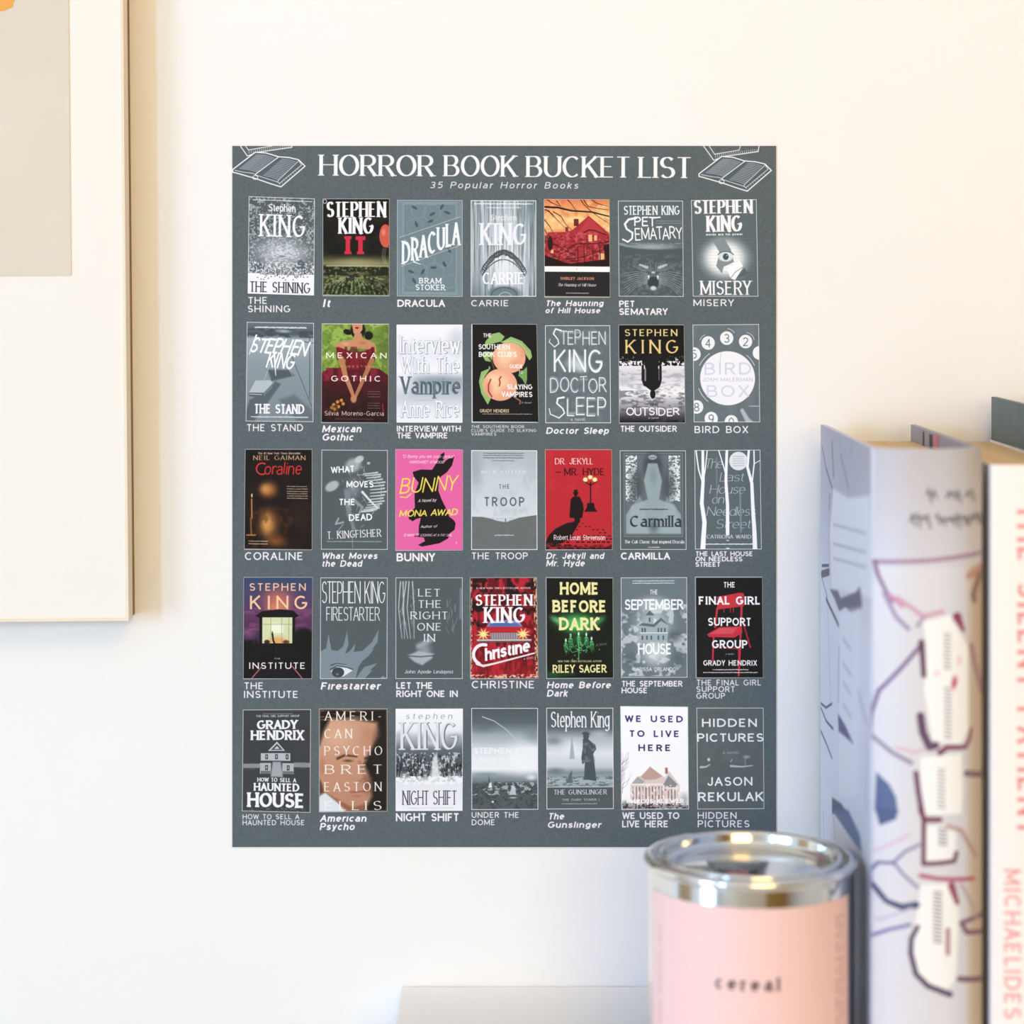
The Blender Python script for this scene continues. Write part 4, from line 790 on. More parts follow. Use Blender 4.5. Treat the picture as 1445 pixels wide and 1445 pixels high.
def ornament(c, ox, oy):
    """the open book drawn in each upper corner of the poster"""
    k = 3.763
    def q(pts): return [(ox + x / k, oy + y / k) for x, y in pts]
    W = '#f6f4f8'
    # the half seen book above
    c.L(q([(20,-8),(62,50),(80,76),(135,56),(316,30),(322,-10)]), 1.2, W); c.L(q([(50,-8),(85,44),(215,22),(225,-10)]), 1.0, W)
    for x in range(88,310,11): c.L(q([(x,42-(x-88)*.11),(x+2,62-(x-88)*.13)]), .5, W)
    c.P(q([(5,150),(120,55),(245,78),(360,92),(385,130),(258,240),(120,192)]), '#525f66')
    c.L(q([(2,148),(122,56),(180,60),(245,80),(300,84),(352,96),(386,130),(258,240),(200,222),(122,195),(20,166),(2,162)]), 1.5, W, close=True)
    c.L(q([(244,82),(124,172)]), 1.2, W); c.L(q([(14,152),(60,162),(110,168),(128,178),(170,192),(240,214),(252,222)]), .8, W); c.L(q([(352,100),(368,124),(250,222)]), .8, W); c.L(q([(350,104),(245,204),(240,214)]), .8, W)
    c.E(ox + 122 / k, oy + 190 / k, 3.6, 2.8, .9, W)
    for j in range(14):
        t = j / 13
        c.L(q([(118-88*t+8,70+72*t),(175-88*t,72+76*t),(222-88*t,88+72*t)]), .55, '#dfe3e8', .9)
        c.L(q([(262-98*t,92+86*t),(300-90*t,96+92*t),(335-90*t,108+94*t)]), .55, '#dfe3e8', .9)
    for j in range(9): c.L(q([(250+12*j,222-10*j),(256+12*j,232-10*j)]), .4, W)

def draw_poster():
    c = Sheet((328,206,1095,1195), (767*2, 989*2), PG)
    rs = np.random.RandomState(5)
    gr = rs.normal(0, 1, (989, 767, 1)).astype(np.float32)
    gr = (gr + np.roll(gr,1,0) + np.roll(gr,1,1) + np.roll(gr,(1,1),(0,1))) / 4
    c.a += np.repeat(np.repeat(gr,2,0),2,1) * .022
    for t,x0,x1,d in (('HORROR',448.9,614.5,0),('BOOK',624.8,731.5,.9),('BUCKET',740.7,890.6,2.),('LIST',899.4,977.2,3.2)):
        c.T(x0,x1,218.2+d,247.8+d,t,'#f8f6f8',w=.15,thin=.2,serif=.06,track=.03,rot=.35,nib=5)
    c.T(606.2,817.5,256.4,265.6,'35 Popular Horror Books','#eceaf0',w=.11,it=.22,track=.3,rot=.2)
    ornament(c,328,200); ornament(c,328+1030/3.763+.0+ (712-328),206)
    for t,x0,x1,y0,y1,st in CAPS:
        c.T(x0,x1,y0,y1,t,'#f5f0f7',**st)
    # the thin white outline left printed under each coloured cover
    for label,q,view,bg,colour,fn in COVERS:
        if colour: c.L([q[0],q[1],q[2],(q[3][0],q[3][1]+.6)],1.1,'#e9e4ec',.9,close=True)
    return c.a

CW, CH = 224, 340
def draw_cover_atlas():
    at = np.zeros((5*CH, 7*CW, 3), np.float32)
    for i,(label,q,view,bg,colour,fn) in enumerate(COVERS):
        c = Sheet(view, (CW,CH), bg); fn(c)
        r, k = divmod(i,7)
        at[r*CH:(r+1)*CH, k*CW:(k+1)*CW] = np.clip(c.a, 0, 1) ** 1.15
    lum = at @ np.array([.3, .59, .11], np.float32)
    return at * .9 + lum[..., None] * .1 * np.array([1.0, 1.0, 1.0], np.float32)

# ---------------------------------------------------------------- materials
def mat(name, color, rough=.6, metal=0., bump=None, noise=None, spec=.5, coat=0.):
    m = bpy.data.materials.new(name); m.use_nodes = True
    nt = m.node_tree; b = nt.nodes['Principled BSDF']
    b.inputs['Base Color'].default_value = (*color, 1); b.inputs['Roughness'].default_value = rough
    b.inputs['Metallic'].default_value = metal; b.inputs['Specular IOR Level'].default_value = spec
    b.inputs['Coat Weight'].default_value = coat
    tc = nt.nodes.new('ShaderNodeTexCoord')
    if noise:
        sx, c2, amt = noise
        mp = nt.nodes.new('ShaderNodeMapping'); mp.inputs['Scale'].default_value = sx
        nt.links.new(tc.outputs['Object'], mp.inputs['Vector'])
        n = nt.nodes.new('ShaderNodeTexNoise'); n.inputs['Scale'].default_value = 1; n.inputs['Detail'].default_value = 4
        nt.links.new(mp.outputs[0], n.inputs['Vector'])
        r = nt.nodes.new('ShaderNodeMapRange'); r.inputs[1].default_value = .35; r.inputs[2].default_value = .65; r.inputs[4].default_value = amt
        nt.links.new(n.outputs['Fac'], r.inputs[0])
        mx = nt.nodes.new('ShaderNodeMix'); mx.data_type = 'RGBA'
        mx.inputs[6].default_value = (*color, 1); mx.inputs[7].default_value = (*c2, 1)
        nt.links.new(r.outputs[0], mx.inputs[0]); nt.links.new(mx.outputs[2], b.inputs['Base Color'])
    if bump:
        s, st, dist = bump
        n = nt.nodes.new('ShaderNodeTexNoise'); n.inputs['Scale'].default_value = s; n.inputs['Detail'].default_value = 5
        nt.links.new(tc.outputs['Object'], n.inputs['Vector'])
        bp = nt.nodes.new('ShaderNodeBump'); bp.inputs['Strength'].default_value = st; bp.inputs['Distance'].default_value = dist
        nt.links.new(n.outputs['Fac'], bp.inputs['Height']); nt.links.new(bp.outputs[0], b.inputs['Normal'])
    return m

def print_mat(name, arr, rough=.5, spec=.4, sheen=0.):
    h, w, _ = arr.shape
    img = bpy.data.images.new(name, w, h, alpha=False)
    buf = np.ones((h, w, 4), np.float32); buf[..., :3] = np.clip(arr[::-1], 0, 1)
    img.pixels.foreach_set(buf.ravel()); img.update(); img.pack()
    m = mat(name, (.8, .8, .8), rough, spec=spec)
    t = m.node_tree.nodes.new('ShaderNodeTexImage'); t.image = img; t.interpolation = 'Cubic'; t.extension = 'EXTEND'
    m.node_tree.links.new(t.outputs[0], m.node_tree.nodes['Principled BSDF'].inputs['Base Color'])
    return m

def lin(h):
    c = hexc(h); return tuple(float(x) for x in np.where(c <= .04045, c / 12.92, ((c + .055) / 1.055) ** 2.4))

M = dict(
    wall=mat('wall_paint', lin('#f0eeec'), .85, bump=(90, .12, .002), noise=((3, 3, 3), lin('#f4f2f0'), .5), spec=.2),
    beige=mat('beige_wall_paint', lin('#dccab2'), .85),
    ceiling=mat('ceiling_paint', lin('#f2efe9'), .9),
    floor=mat('pale_floor', lin('#cbc5bc'), .5, noise=((2, 22, 2), lin('#bdb5aa'), .8)),
    door=mat('honey_wood', lin('#b98d3c'), .45, noise=((26, 26, 2), lin('#8e6524'), .7)),
    white=mat('white_gloss', lin('#eeedea'), .35),
    shelf=mat('white_laminate', lin('#f2f2f2'), .45, bump=(300, .03, .001)),
    curtain=mat('beige_curtain', lin('#d8bd9c'), .9),
    glass=mat('window_glass', (.8, .9, 1.), .05),
    tin=mat('tin_plate', (.78, .77, .74), .13, 1.0, bump=(35, .04, .002)),
    frame=mat('pale_wood', lin('#eee0cc'), .5, noise=((60, 60, 6), lin('#e6d4b8'), .6)),
    backing=mat('brown_backing', lin('#8a6746'), .7),
    mount=mat('cream_mount', lin('#efeae2'), .8, bump=(600, .05, .0005)),
    art=mat('beige_print', lin('#dcd3c2'), .8, noise=((20, 20, 20), lin('#d6ccba'), .6)),
    orange=mat('orange_ink', lin('#eaa44e'), .8),
    pages=mat('page_edges', lin('#d6b98c'), .85, noise=((900, 5, 5), lin('#bd9c6c'), .7)),
    cloth=mat('cover_board', lin('#cfccd4'), .55),
    teal=mat('dark_teal_board', lin('#5c6a6a'), .6, noise=((60, 60, 60), lin('#667676'), .6)),
    endpaper=mat('grey_endpaper', lin('#a5a0a8'), .7),
    dark=mat('dark_joint', lin('#4c3a4a'), .7),
)

# ---------------------------------------------------------------- geometry helpers
def link(name, verts, faces, m, parent=None, uv=None, midx=None, smooth=False):
    me = bpy.data.meshes.new(name); me.from_pydata([tuple(v) for v in verts], [], faces)
    for k in (m if isinstance(m, (list, tuple)) else [m]): me.materials.append(k)
    if midx: me.polygons.foreach_set('material_index', midx)
    if uv is not None:
        L = me.uv_layers.new(name='UVMap')
        for lp in me.loops: L.data[lp.index].uv = uv[lp.vertex_index] if not callable(uv) else uv(me.vertices[lp.vertex_index].co)
    if smooth: me.polygons.foreach_set('use_smooth', [True] * len(me.polygons))
    me.update()
    o = bpy.data.objects.new(name, me); col.objects.link(o)
    if parent: o.parent = parent
    return o

def box_bm(boxes, bevel=0.):
    bm = bmesh.new()
    for x0, x1, y0, y1, z0, z1 in boxes:
        r = bmesh.ops.create_cube(bm, size=1)
        for v in r['verts']:
            v.co = Vector(((x0 + x1) / 2 + v.co.x * (x1 - x0), (y0 + y1) / 2 + v.co.y * (y1 - y0), (z0 + z1) / 2 + v.co.z * (z1 - z0)))
    if bevel: bmesh.ops.bevel(bm, geom=bm.edges[:], offset=bevel, segments=2, affect='EDGES', profile=.7)
    return bm

def bobj(name, bm, m, parent=None, smooth=False):
    me = bpy.data.meshes.new(name); bm.to_mesh(me); bm.free(); me.materials.append(m)
    if smooth: me.polygons.foreach_set('use_smooth', [True] * len(me.polygons))
    o = bpy.data.objects.new(name, me); col.objects.link(o)
    if parent: o.parent = parent
    return o

def thing(name, loc, label, cat, rot=(0, 0, 0)):
    o = bpy.data.objects.new(name, None); o.empty_display_size = .05; o.location = loc; o.rotation_euler = rot
    o['label'] = label; o['category'] = cat; col.objects.link(o); return o

def structure(o, label=None):
    o['kind'] = 'structure'
    if label: o['label'] = label
    return o

# ---------------------------------------------------------------- the room
structure(bobj('wall_back', box_bm([(-3, 3, 0, .1, 0, 2.6)]), M['wall']), 'cream white painted wall carrying the poster')
structure(bobj('floor', box_bm([(-3, 3, -3.6, 0, -.05, 0)]), M['floor']))
structure(bobj('ceiling', box_bm([(-3, 3, -3.6, 0, 2.6, 2.65)]), M['ceiling']))
structure(bobj('wall_right', box_bm([(3, 3.1, -3.6, 0, 0, 2.6)]), M['wall']))
structure(bobj('wall_left', box_bm([(-3.1, -3, -3.6, 0, 0, .3), (-3.1, -3, -3.6, 0, 1.9, 2.6), (-3.1, -3, -3.6, -2.85, .3, 1.9), (-3.1, -3, -1.85, 0, .3, 1.9)]), M['wall']))
structure(bobj('wall_front', box_bm([(-3, -2.56, -3.7, -3.6, 0, 2.6), (-2.04, .75, -3.7, -3.6, 0, 2.6), (2.45, 3, -3.7, -3.6, 0, 2.6), (.75, 2.45, -3.7, -3.6, 2.15, 2.6),
                                     (-2.56, -2.04, -3.7, -3.6, 0, 1.05), (-2.56, -2.04, -3.7, -3.6, 2.45, 2.6)]), M['beige']))
def window(name, axis, a0, a1, z0, z1, at):
    f = .04
    fr = [(a0, a0 + f, z0, z1), (a1 - f, a1, z0, z1), (a0, a1, z0, z0 + f), (a0, a1, z1 - f, z1)]
    bx = [(p[0], p[1], at, at + .05, p[2], p[3]) if axis == 'x' else (at, at + .05, p[0], p[1], p[2], p[3]) for p in fr]
    w = structure(bobj(name, box_bm(bx), M['white']))
    g = (a0, a1, at + .02, at + .026, z0, z1) if axis == 'x' else (at + .02, at + .026, a0, a1, z0, z1)
    bobj('pane', box_bm([g]), M['glass'], w)
window('window_1', 'x', -2.56, -2.04, 1.05, 2.45, -3.68)
window('window_2', 'y', -2.85, -1.85, .3, 1.9, -3.08)
d = structure(bobj('door_1', box_bm([(.75, 1.595, -3.68, -3.63, 0, 2.15), (1.605, 2.45, -3.68, -3.63, 0, 2.15)], .004), M['door']))
bobj('panel', box_bm([(.9, 1.45, -3.63, -3.615, .25, 1.0), (.9, 1.45, -3.63, -3.615, 1.15, 2.0), (1.75, 2.3, -3.63, -3.615, .25, 1.0), (1.75, 2.3, -3.63, -3.615, 1.15, 2.0)], .006), M['door'], d)

structure(bobj('door_2', box_bm([(-3.0, -2.97, -1.05, -.15, 0, 2.1), (-2.97, -2.955, -.95, -.25, .2, .95), (-2.97, -2.955, -.95, -.25, 1.1, 1.95)], .004), mat('tan_door_paint', lin('#c3a47c'), .5)))

# ---------------------------------------------------------------- poster
def fl(v): return (v.x, v.y, v.z)
poster = thing('poster', fl(P2W(711.5, 1195, CAMD)), 'dark slate grey poster of thirty-five printed book covers on the wall', 'poster')
PO = Vector(poster.location)
def slab(q, y0, y1, name, m, parent, uvs):
    """thin sheet: q four (x,z) corners TL TR BR BL, front at y0, back at y1"""
    v = [(a, y0, b) for a, b in q] + [(a, y1, b) for a, b in q]
    f = [(3, 2, 1, 0), (4, 5, 6, 7), (0, 1, 5, 4), (1, 2, 6, 5), (2, 3, 7, 6), (3, 0, 4, 7)]
    return link(name, v, f, m, parent, uv=list(uvs) * 2)
def wq(px, py):
    p = P2W(px, py, CAMD) - PO; return (p.x, p.z)
paper_m = print_mat('poster_print', draw_poster(), .7, .2)
slab([wq(328, 206), wq(1095, 206), wq(1095, 1195), wq(328, 1195)], -.0006, -.0001, 'paper', paper_m, poster, [(0, 1), (1, 1), (1, 0), (0, 0)])
cover_m = print_mat('cover_prints', draw_cover_atlas(), .65, .2)
for i, (label, q, view, bg, colour, fn) in enumerate(COVERS):
    r, k = divmod(i, 7)
    u0, u1 = (k * CW + 1) / (7 * CW), ((k + 1) * CW - 1) / (7 * CW)
    v1, v0 = 1 - (r * CH + 1) / (5 * CH), 1 - ((r + 1) * CH - 1) / (5 * CH)
    o = slab([wq(*p) for p in q], -.00085 if colour else -.00075, -.0006, 'cover_print', cover_m, poster, [(u0, v1), (u1, v1), (u1, v0), (u0, v0)])
    o['label'] = label

# ---------------------------------------------------------------- framed picture at the left
RC = P2W(181.5, 876, 1.1475)
pic = thing('framed_picture', (RC.x, 0, RC.z), 'pale framed picture with a wide cream mount at the left edge', 'picture', (0, -math.radians(.52), 0))
FW, FH, f = .36, .50, .0014
yf, yb = -.0215, -.009
def strip(pts): # mitred moulding strip given by four xz points
    v = [(a, yf, b) for a, b in pts] + [(a, yb, b) for a, b in pts]
    return v, [(0, 1, 2, 3), (7, 6, 5, 4), (0, 4, 5, 1), (1, 5, 6, 2), (2, 6, 7, 3), (3, 7, 4, 0)]
for pts in ([(0, 0), (0, FH), (-f, FH - f), (-f, f)], [(-FW, 0), (0, 0), (-f, f), (-FW + f, f)],
            [(-FW, FH), (-FW, 0), (-FW + f, f), (-FW + f, FH - f)], [(0, FH), (-FW, FH), (-FW + f, FH - f), (-f, FH - f)]):
    v, fc = strip(pts); link('frame_strip', v, fc, M['frame'], pic)
bobj('backing_board', box_bm([(-FW + .0004, -.0004, -.009, -.0002, .0004, FH - .0004)]), M['backing'], pic)
bobj('mount', box_bm([(-FW + f, -f, -.0207, -.009, f, FH - f)]), M['mount'], pic)
K2 = 1.1475 / FPX
pr = bobj('art_print', box_bm([(-.30, (104.5 - 181.5) * K2, -.0212, -.0207, (876 - 388) * K2, .45)]), M['art'], pic)
rs = random.Random(3)
cx, cz, vv = (0 - 181.5) * K2, (876 + 6) * K2, []
for k in range(40):
    a = 2 * math.pi * k / 40; rr = 1 + .07 * rs.uniform(-1, 1)
    vv.append((cx + 31 * K2 * rr * math.cos(a) * (1 if math.cos(a) > 0 else 2), cz + (21 * K2 * rr * math.sin(a) if math.sin(a) < 0 else 60 * K2 * rr * math.sin(a))))
bmv = [(a, -.0214, b) for a, b in vv] + [(a, -.0212, b) for a, b in vv]
link('orange_shape', bmv, [tuple(range(40)), tuple(range(79, 39, -1))] + [(k, 40 + k, 40 + (k + 1) % 40, (k + 1) % 40) for k in range(40)], M['orange'], pr)

# ---------------------------------------------------------------- shelf
SZ = .989
sx0 = P2W(567, 1392, CAMD).x
sh = bobj('wall_shelf', box_bm([(sx0, 1.1, -.27, -.0005, SZ - .022, SZ)], .0008), M['shelf'])
sh['label'] = 'white wall shelf under the tin and the books'; sh['category'] = 'shelf'

# ---------------------------------------------------------------- the tin
TD = 1.017
TX, TY, TH = (1059.5 - 722.5) * TD / FPX, TD - CAMD, .106
tin = thing('candle_tin', (TX, TY, SZ), 'shiny round tin with a pink paper label beside the books', 'tin')
def lathe(name, prof, m, parent, n=128, uvf=None, a0=0., a1=2 * math.pi):
    full = abs(a1 - a0 - 2 * math.pi) < 1e-6
    cols = n if full else n + 1
    v, uv = [], []
    for k in range(cols):
        a = a0 + (a1 - a0) * k / n
        for r, z in prof:
            v.append((r * math.sin(a), -r * math.cos(a), z))
            uv.append((k / n, 0) if uvf is None else uvf(k / n, z))
    p = len(prof)
    fc = [(k * p + j, ((k + 1) % cols) * p + j, ((k + 1) % cols) * p + j + 1, k * p + j + 1) for k in range(n) for j in range(p - 1)]
    return link(name, v, fc, m, parent, uv=uv, smooth=True)
def arc(cx, cz, r, a0, a1, n=8):
    return [(cx + r * math.cos(math.radians(a0 + (a1 - a0) * k / n)), cz + r * math.sin(math.radians(a0 + (a1 - a0) * k / n))) for k in range(n + 1)]
lathe('body', [(0, 0), (.0445, 0)] + arc(.0448, .0012, .0012, -90, 0, 4) + [(.046, .003), (.046, TH - .0065), (.0458, TH - .0045)], M['tin'], tin)
lathe('rim', [(.0455, TH - .0052)] + arc(.0456, TH - .0024, .0022, -75, 90, 10) + arc(.0448, TH - .0012, .001, 90, 170, 4) + [(.0432, TH - .0042), (.0424, TH - .0048), (.0418, TH - .0042)], M['tin'], tin)
lathe('lid', [(.0418, TH - .0044), (.0412, TH - .0012)] + arc(.0398, TH - .0008, .0014, 0, 180, 8) + [(.0380, TH - .0032), (.0376, TH - .0046), (.036, TH - .0052), (.030, TH - .0052), (.029, TH - .0048), (.0, TH - .0047)], M['tin'], tin)
LT = .0942; LH = .0885
def draw_label():
    c = Sheet((0, 0, 108.8, 88.5), (1088, 885), '#f3cbc6')
    c.T(39.8, 68.4, 29.6, 35.2, 'cereal', '#3c2230', w=.2, serif=.06, thin=.6, track=.32)
    rg = np.random.RandomState(4)
    for u, v0, v1, h, cc, al in ((8.3, 14, 60, 1.9, '#c79a92', .6), (99.0, 7, 80, 2.2, '#8f6066', .45), (102.6, 7, 80, 2.0, '#8f6066', .4)):
        v = v0
        while v < v1:
            d = rg.uniform(.8, 2.6); c.segs([(u, v, u + rg.uniform(-.1, .1), v + d, h * rg.uniform(.5, 1), h * rg.uniform(.5, 1), 1, 1)], cc, al); v += d + (.5 if rg.rand() < .8 else 2.2)
    return c.a
label_m = print_mat('label_print', draw_label(), .45, .4)
lathe('paper_label', [(.0462, LT - LH), (.0462, LT)], label_m, tin, n=96, uvf=lambda t, z: (t, (z - (LT - LH)) / LH), a0=math.radians(-69 - 6), a1=math.radians(66 - 6))

# ---------------------------------------------------------------- books
def board(name, x0, x1, y0, y1, z0, z1, mats, parent, face=None, uvrect=None):
    """cover board; the face '-x' or '-y' shows mats[1] with uv 0..1 over the face"""
    bm = box_bm([(x0, x1, y0, y1, z0, z1)])
    me = bpy.data.meshes.new(name); bm.to_mesh(me); bm.free()
    for m_ in mats: me.materials.append(m_)
    L = me.uv_layers.new(name='UVMap')
    for p in me.polygons:
        if face == '-x' and p.normal.x < -.9:
            p.material_index = 1
            for li in p.loop_indices:
                co = me.vertices[me.loops[li].vertex_index].co
                L.data[li].uv = ((y1 - co.y) / (y1 - y0), (co.z - z0) / (z1 - z0))
    o = bpy.data.objects.new(name, me); col.objects.link(o); o.parent = parent
    return o
def spine_mesh(name, x0, x1, yn, bulge, th, z0, z1, mats, parent, n=20):
    """spine strip from x0 to x1, bulging towards the lens; outside printed with uv across x"""
    v, uv = [], []
    for k in range(n + 1):
        t = k / n; x = x0 + (x1 - x0) * t
        s = 1 - abs(2 * t - 1) ** 2.6
        y = yn - bulge * s
        for z in (z0, z1):
            v.append((x, y, z)); uv.append((t, (z - z0) / (z1 - z0)))
        for z in (z0, z1):
            v.append((x0 + th + (x1 - x0 - 2 * th) * t, y + th, z)); uv.append((t, 0))
    fc, mi = [], []
    for k in range(n):
        a, b = 4 * k, 4 * (k + 1)
        fc.append((a, b, b + 1, a + 1)); mi.append(1)
        fc.append((a + 3, b + 3, b + 2, a + 2)); mi.append(0)
        fc.append((a + 1, b + 1, b + 3, a + 3)); mi.append(0)
        fc.append((a + 2, b + 2, b, a)); mi.append(0)
    fc += [(0, 1, 3, 2), (4 * n + 2, 4 * n + 3, 4 * n + 1, 4 * n)]; mi += [0, 0]
    return link(name, v, fc, mats, parent, uv=uv, midx=mi, smooth=False)

# -- illustrated book
BZ = 1.2784
LX, RX = 435.5 * 1.155 / FPX, .2050
YF, YN = 1.155 - CAMD, .993 - CAMD
SPX0, SPX1, SPY0, SPY1 = 1230., 1386., 632.5, 400 + (CZ - SZ) * FPX / .985
def z2(p): return [(1145 + x / 4.8167, 545 + y / 4.8167) for x, y in p]
def z3(p): return [(x, y + 300) for x, y in z2(p)]
def z4(p): return [(x, y + 600) for x, y in z2(p)]
def draw_spine():
    c = Sheet((SPX0, SPY0, SPX1, SPY1), (468, 2830), '#d8d6dc')
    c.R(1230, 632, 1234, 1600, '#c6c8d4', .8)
    c.G(632, 1600, ((0, '#d6d6e2'), (.45, '#d6d4de'), (.7, '#c6b5a4'), (1, '#b8a28c')), x0=1334, x1=1386, horiz=True)  # right side turns beige: reflected warm light painted into the print
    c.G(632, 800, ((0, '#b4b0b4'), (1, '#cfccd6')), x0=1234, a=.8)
    g = '#5f5a64'
    for r0, y0 in (((760, 1090), 700), ((650, 1130), 870)):
        rg = np.random.RandomState(int(y0))
        for x in range(r0[0], r0[1], 34):
            if rg.rand() < .85: c.L(z2([(x, y0 + rg.uniform(0, 70)), (x + 16, y0 + rg.uniform(-10, 20)), (x + 34, y0 + rg.uniform(30, 90))]), 3.4, g, .7)
    PU, DK, PK = '#8a6486', '#5a3c56', '#c98aa4'
    def S(z, pts, w, cc, a=.9, w2=None): c.L(z(pts), w / 3.9, cc, a, w2=None if w2 is None else w2 / 3.9)
    S(z2, [(430, 1200), (760, 1180), (1150, 1140)], 26, '#a2809c'); S(z2, [(430, 1200), (450, 1290), (500, 1400), (540, 1460)], 22, PU)
    S(z2, [(520, 1420), (600, 1490)], 26, PK); S(z2, [(1060, 1290), (1150, 1240)], 44, '#b98078', .7); S(z2, [(1140, 1290), (1090, 1420), (1100, 1460)], 34, '#7a6058', .8)
    S(z3, [(490, -30), (560, 120), (640, 200)], 24, '#9b86a8'); S(z3, [(570, -10), (740, 115), (870, 80)], 24, '#cc9aae'); S(z3, [(740, 115), (700, 180)], 20, '#a98fb0')
    c.P(z3([(740, 150), (920, 105), (1010, 260), (1050, 330), (1050, 900), (1000, 990), (800, 960), (745, 620), (760, 300)]), '#f8f6f6', .95, 2)
    c.P(z3([(720, 1070), (1000, 1050), (1010, 1300), (1000, 1460), (720, 1460)]), '#f8f6f6', .95, 2)
    S(z3, [(970, 120), (990, 160), (1015, 215)], 52, '#8c3454', w2=20); S(z3, [(730, 300), (600, 460), (455, 635), (410, 800), (400, 940), (370, 1100), (365, 1300)], 26, '#7d6492', w2=14)
    S(z3, [(725, 290), (735, 400), (742, 515)], 34, DK, w2=30); S(z3, [(720, 790), (735, 900), (780, 1000), (820, 990)], 44, '#593a58'); S(z3, [(850, 1040), (900, 1005), (1030, 1010), (1060, 960), (1075, 890)], 34, '#793c54', w2=18)
    c.B(*z3([(830, 500)])[0], 8, 7, '#f0c4c8', .8, 1); c.B(*z3([(950, 565)])[0], 6, 14, '#b83652', .95, .8, 10); c.B(*z3([(985, 420)])[0], 6, 12, '#ecc0c4', .8, 1)
    S(z3, [(1075, 320), (1100, 440), (1160, 640)], 34, '#a27a80', .8); S(z3, [(400, 940), (540, 1050), (660, 1110)], 24, '#90809c'); S(z3, [(560, 1010), (680, 1040), (750, 1010)], 14, '#d8a4b4')
    c.P(z3([(440, 1195), (520, 1270), (560, 1350), (575, 1460), (430, 1460)]), '#56648c', 1, 2); c.P(z4([(430, -10), (575, -10), (560, 55), (460, 110)]), '#4e5a82', 1, 2)
    S(z3, [(1040, 1190), (1150, 1215)], 36, '#7e6070'); S(z3, [(690, 1180), (705, 1300), (730, 1450)], 32, '#6f4a6a')
    for z, x, a, b in ((z3, 900, 230, 470), (z3, 905, 600, 950), (z3, 860, 1150, 1420), (z4, 870, 100, 230), (z4, 835, 540, 900)):
        for y in range(a, b, 26): S(z, [(x - 22, y), (x + 22, y + 8)], 9, '#6f6c76', .6)
    c.P(z4([(745, 90), (960, 90), (965, 320), (740, 350)]), '#f6f4f5', .9, 2); c.P(z4([(725, 490), (950, 480), (985, 700), (960, 1140), (880, 1230), (720, 1150), (665, 900)]), '#f5f2f2', .95, 3)
    for z, x, a, b in ((z4, 870, 110, 220), (z4, 835, 540, 900)):
        for y in range(a, b, 26): S(z, [(x - 26, y), (x + 26, y + 8)], 10, '#5f5c68', .7)
    S(z4, [(720, -20), (745, 50), (850, 50)], 30, '#74304c'); S(z4, [(742, 60), (740, 350), (850, 345), (950, 335), (965, 280)], 26, '#663450'); S(z4, [(905, 95), (1000, 130), (1110, 320)], 26, '#b08c88', .8)
    S(z4, [(710, 220), (620, 270), (545, 350), (610, 430), (700, 510)], 18, '#8a7ca4'); S(z4, [(545, 355), (450, 365), (405, 430), (405, 520), (470, 600)], 18, '#6d5f94'); S(z4, [(420, 520), (500, 620), (600, 650), (690, 630)], 26, '#424468', w2=40)
    S(z4, [(650, 150), (400, 310)], 14, '#d4b4c8'); S(z4, [(390, 260), (395, 420)], 26, '#8078ac', .8); S(z4, [(720, 430), (830, 450), (1090, 470)], 24, '#ae4e66'); S(z4, [(930, 500), (970, 620)], 42, '#8c3f50', w2=26)
    S(z4, [(700, 780), (660, 860), (655, 960), (690, 1100), (770, 1180), (920, 1240)], 26, '#54425e', w2=34); S(z4, [(330, 1040), (400, 880), (520, 810), (650, 765)], 20, '#7470a6'); S(z4, [(440, 760), (660, 650)], 14, '#b8b4d0')
    S(z4, [(1150, 730), (1000, 760), (1040, 830), (1150, 845)], 28, '#7a5468'); S(z4, [(985, 1140), (1150, 1170)], 32, '#78586c'); S(z4, [(905, 800), (905, 960)], 26, '#a46070', .8); S(z4, [(1000, 500), (1080, 640), (1110, 740)], 22, '#b4989c', .7)
    return c.a
def cov_pt(px, py):
    d = LX * FPX / (px - 722.5)
    return ((1.155 - d) * 1000, (BZ - (CZ - (py - 400) * d / FPX)) * 1000)
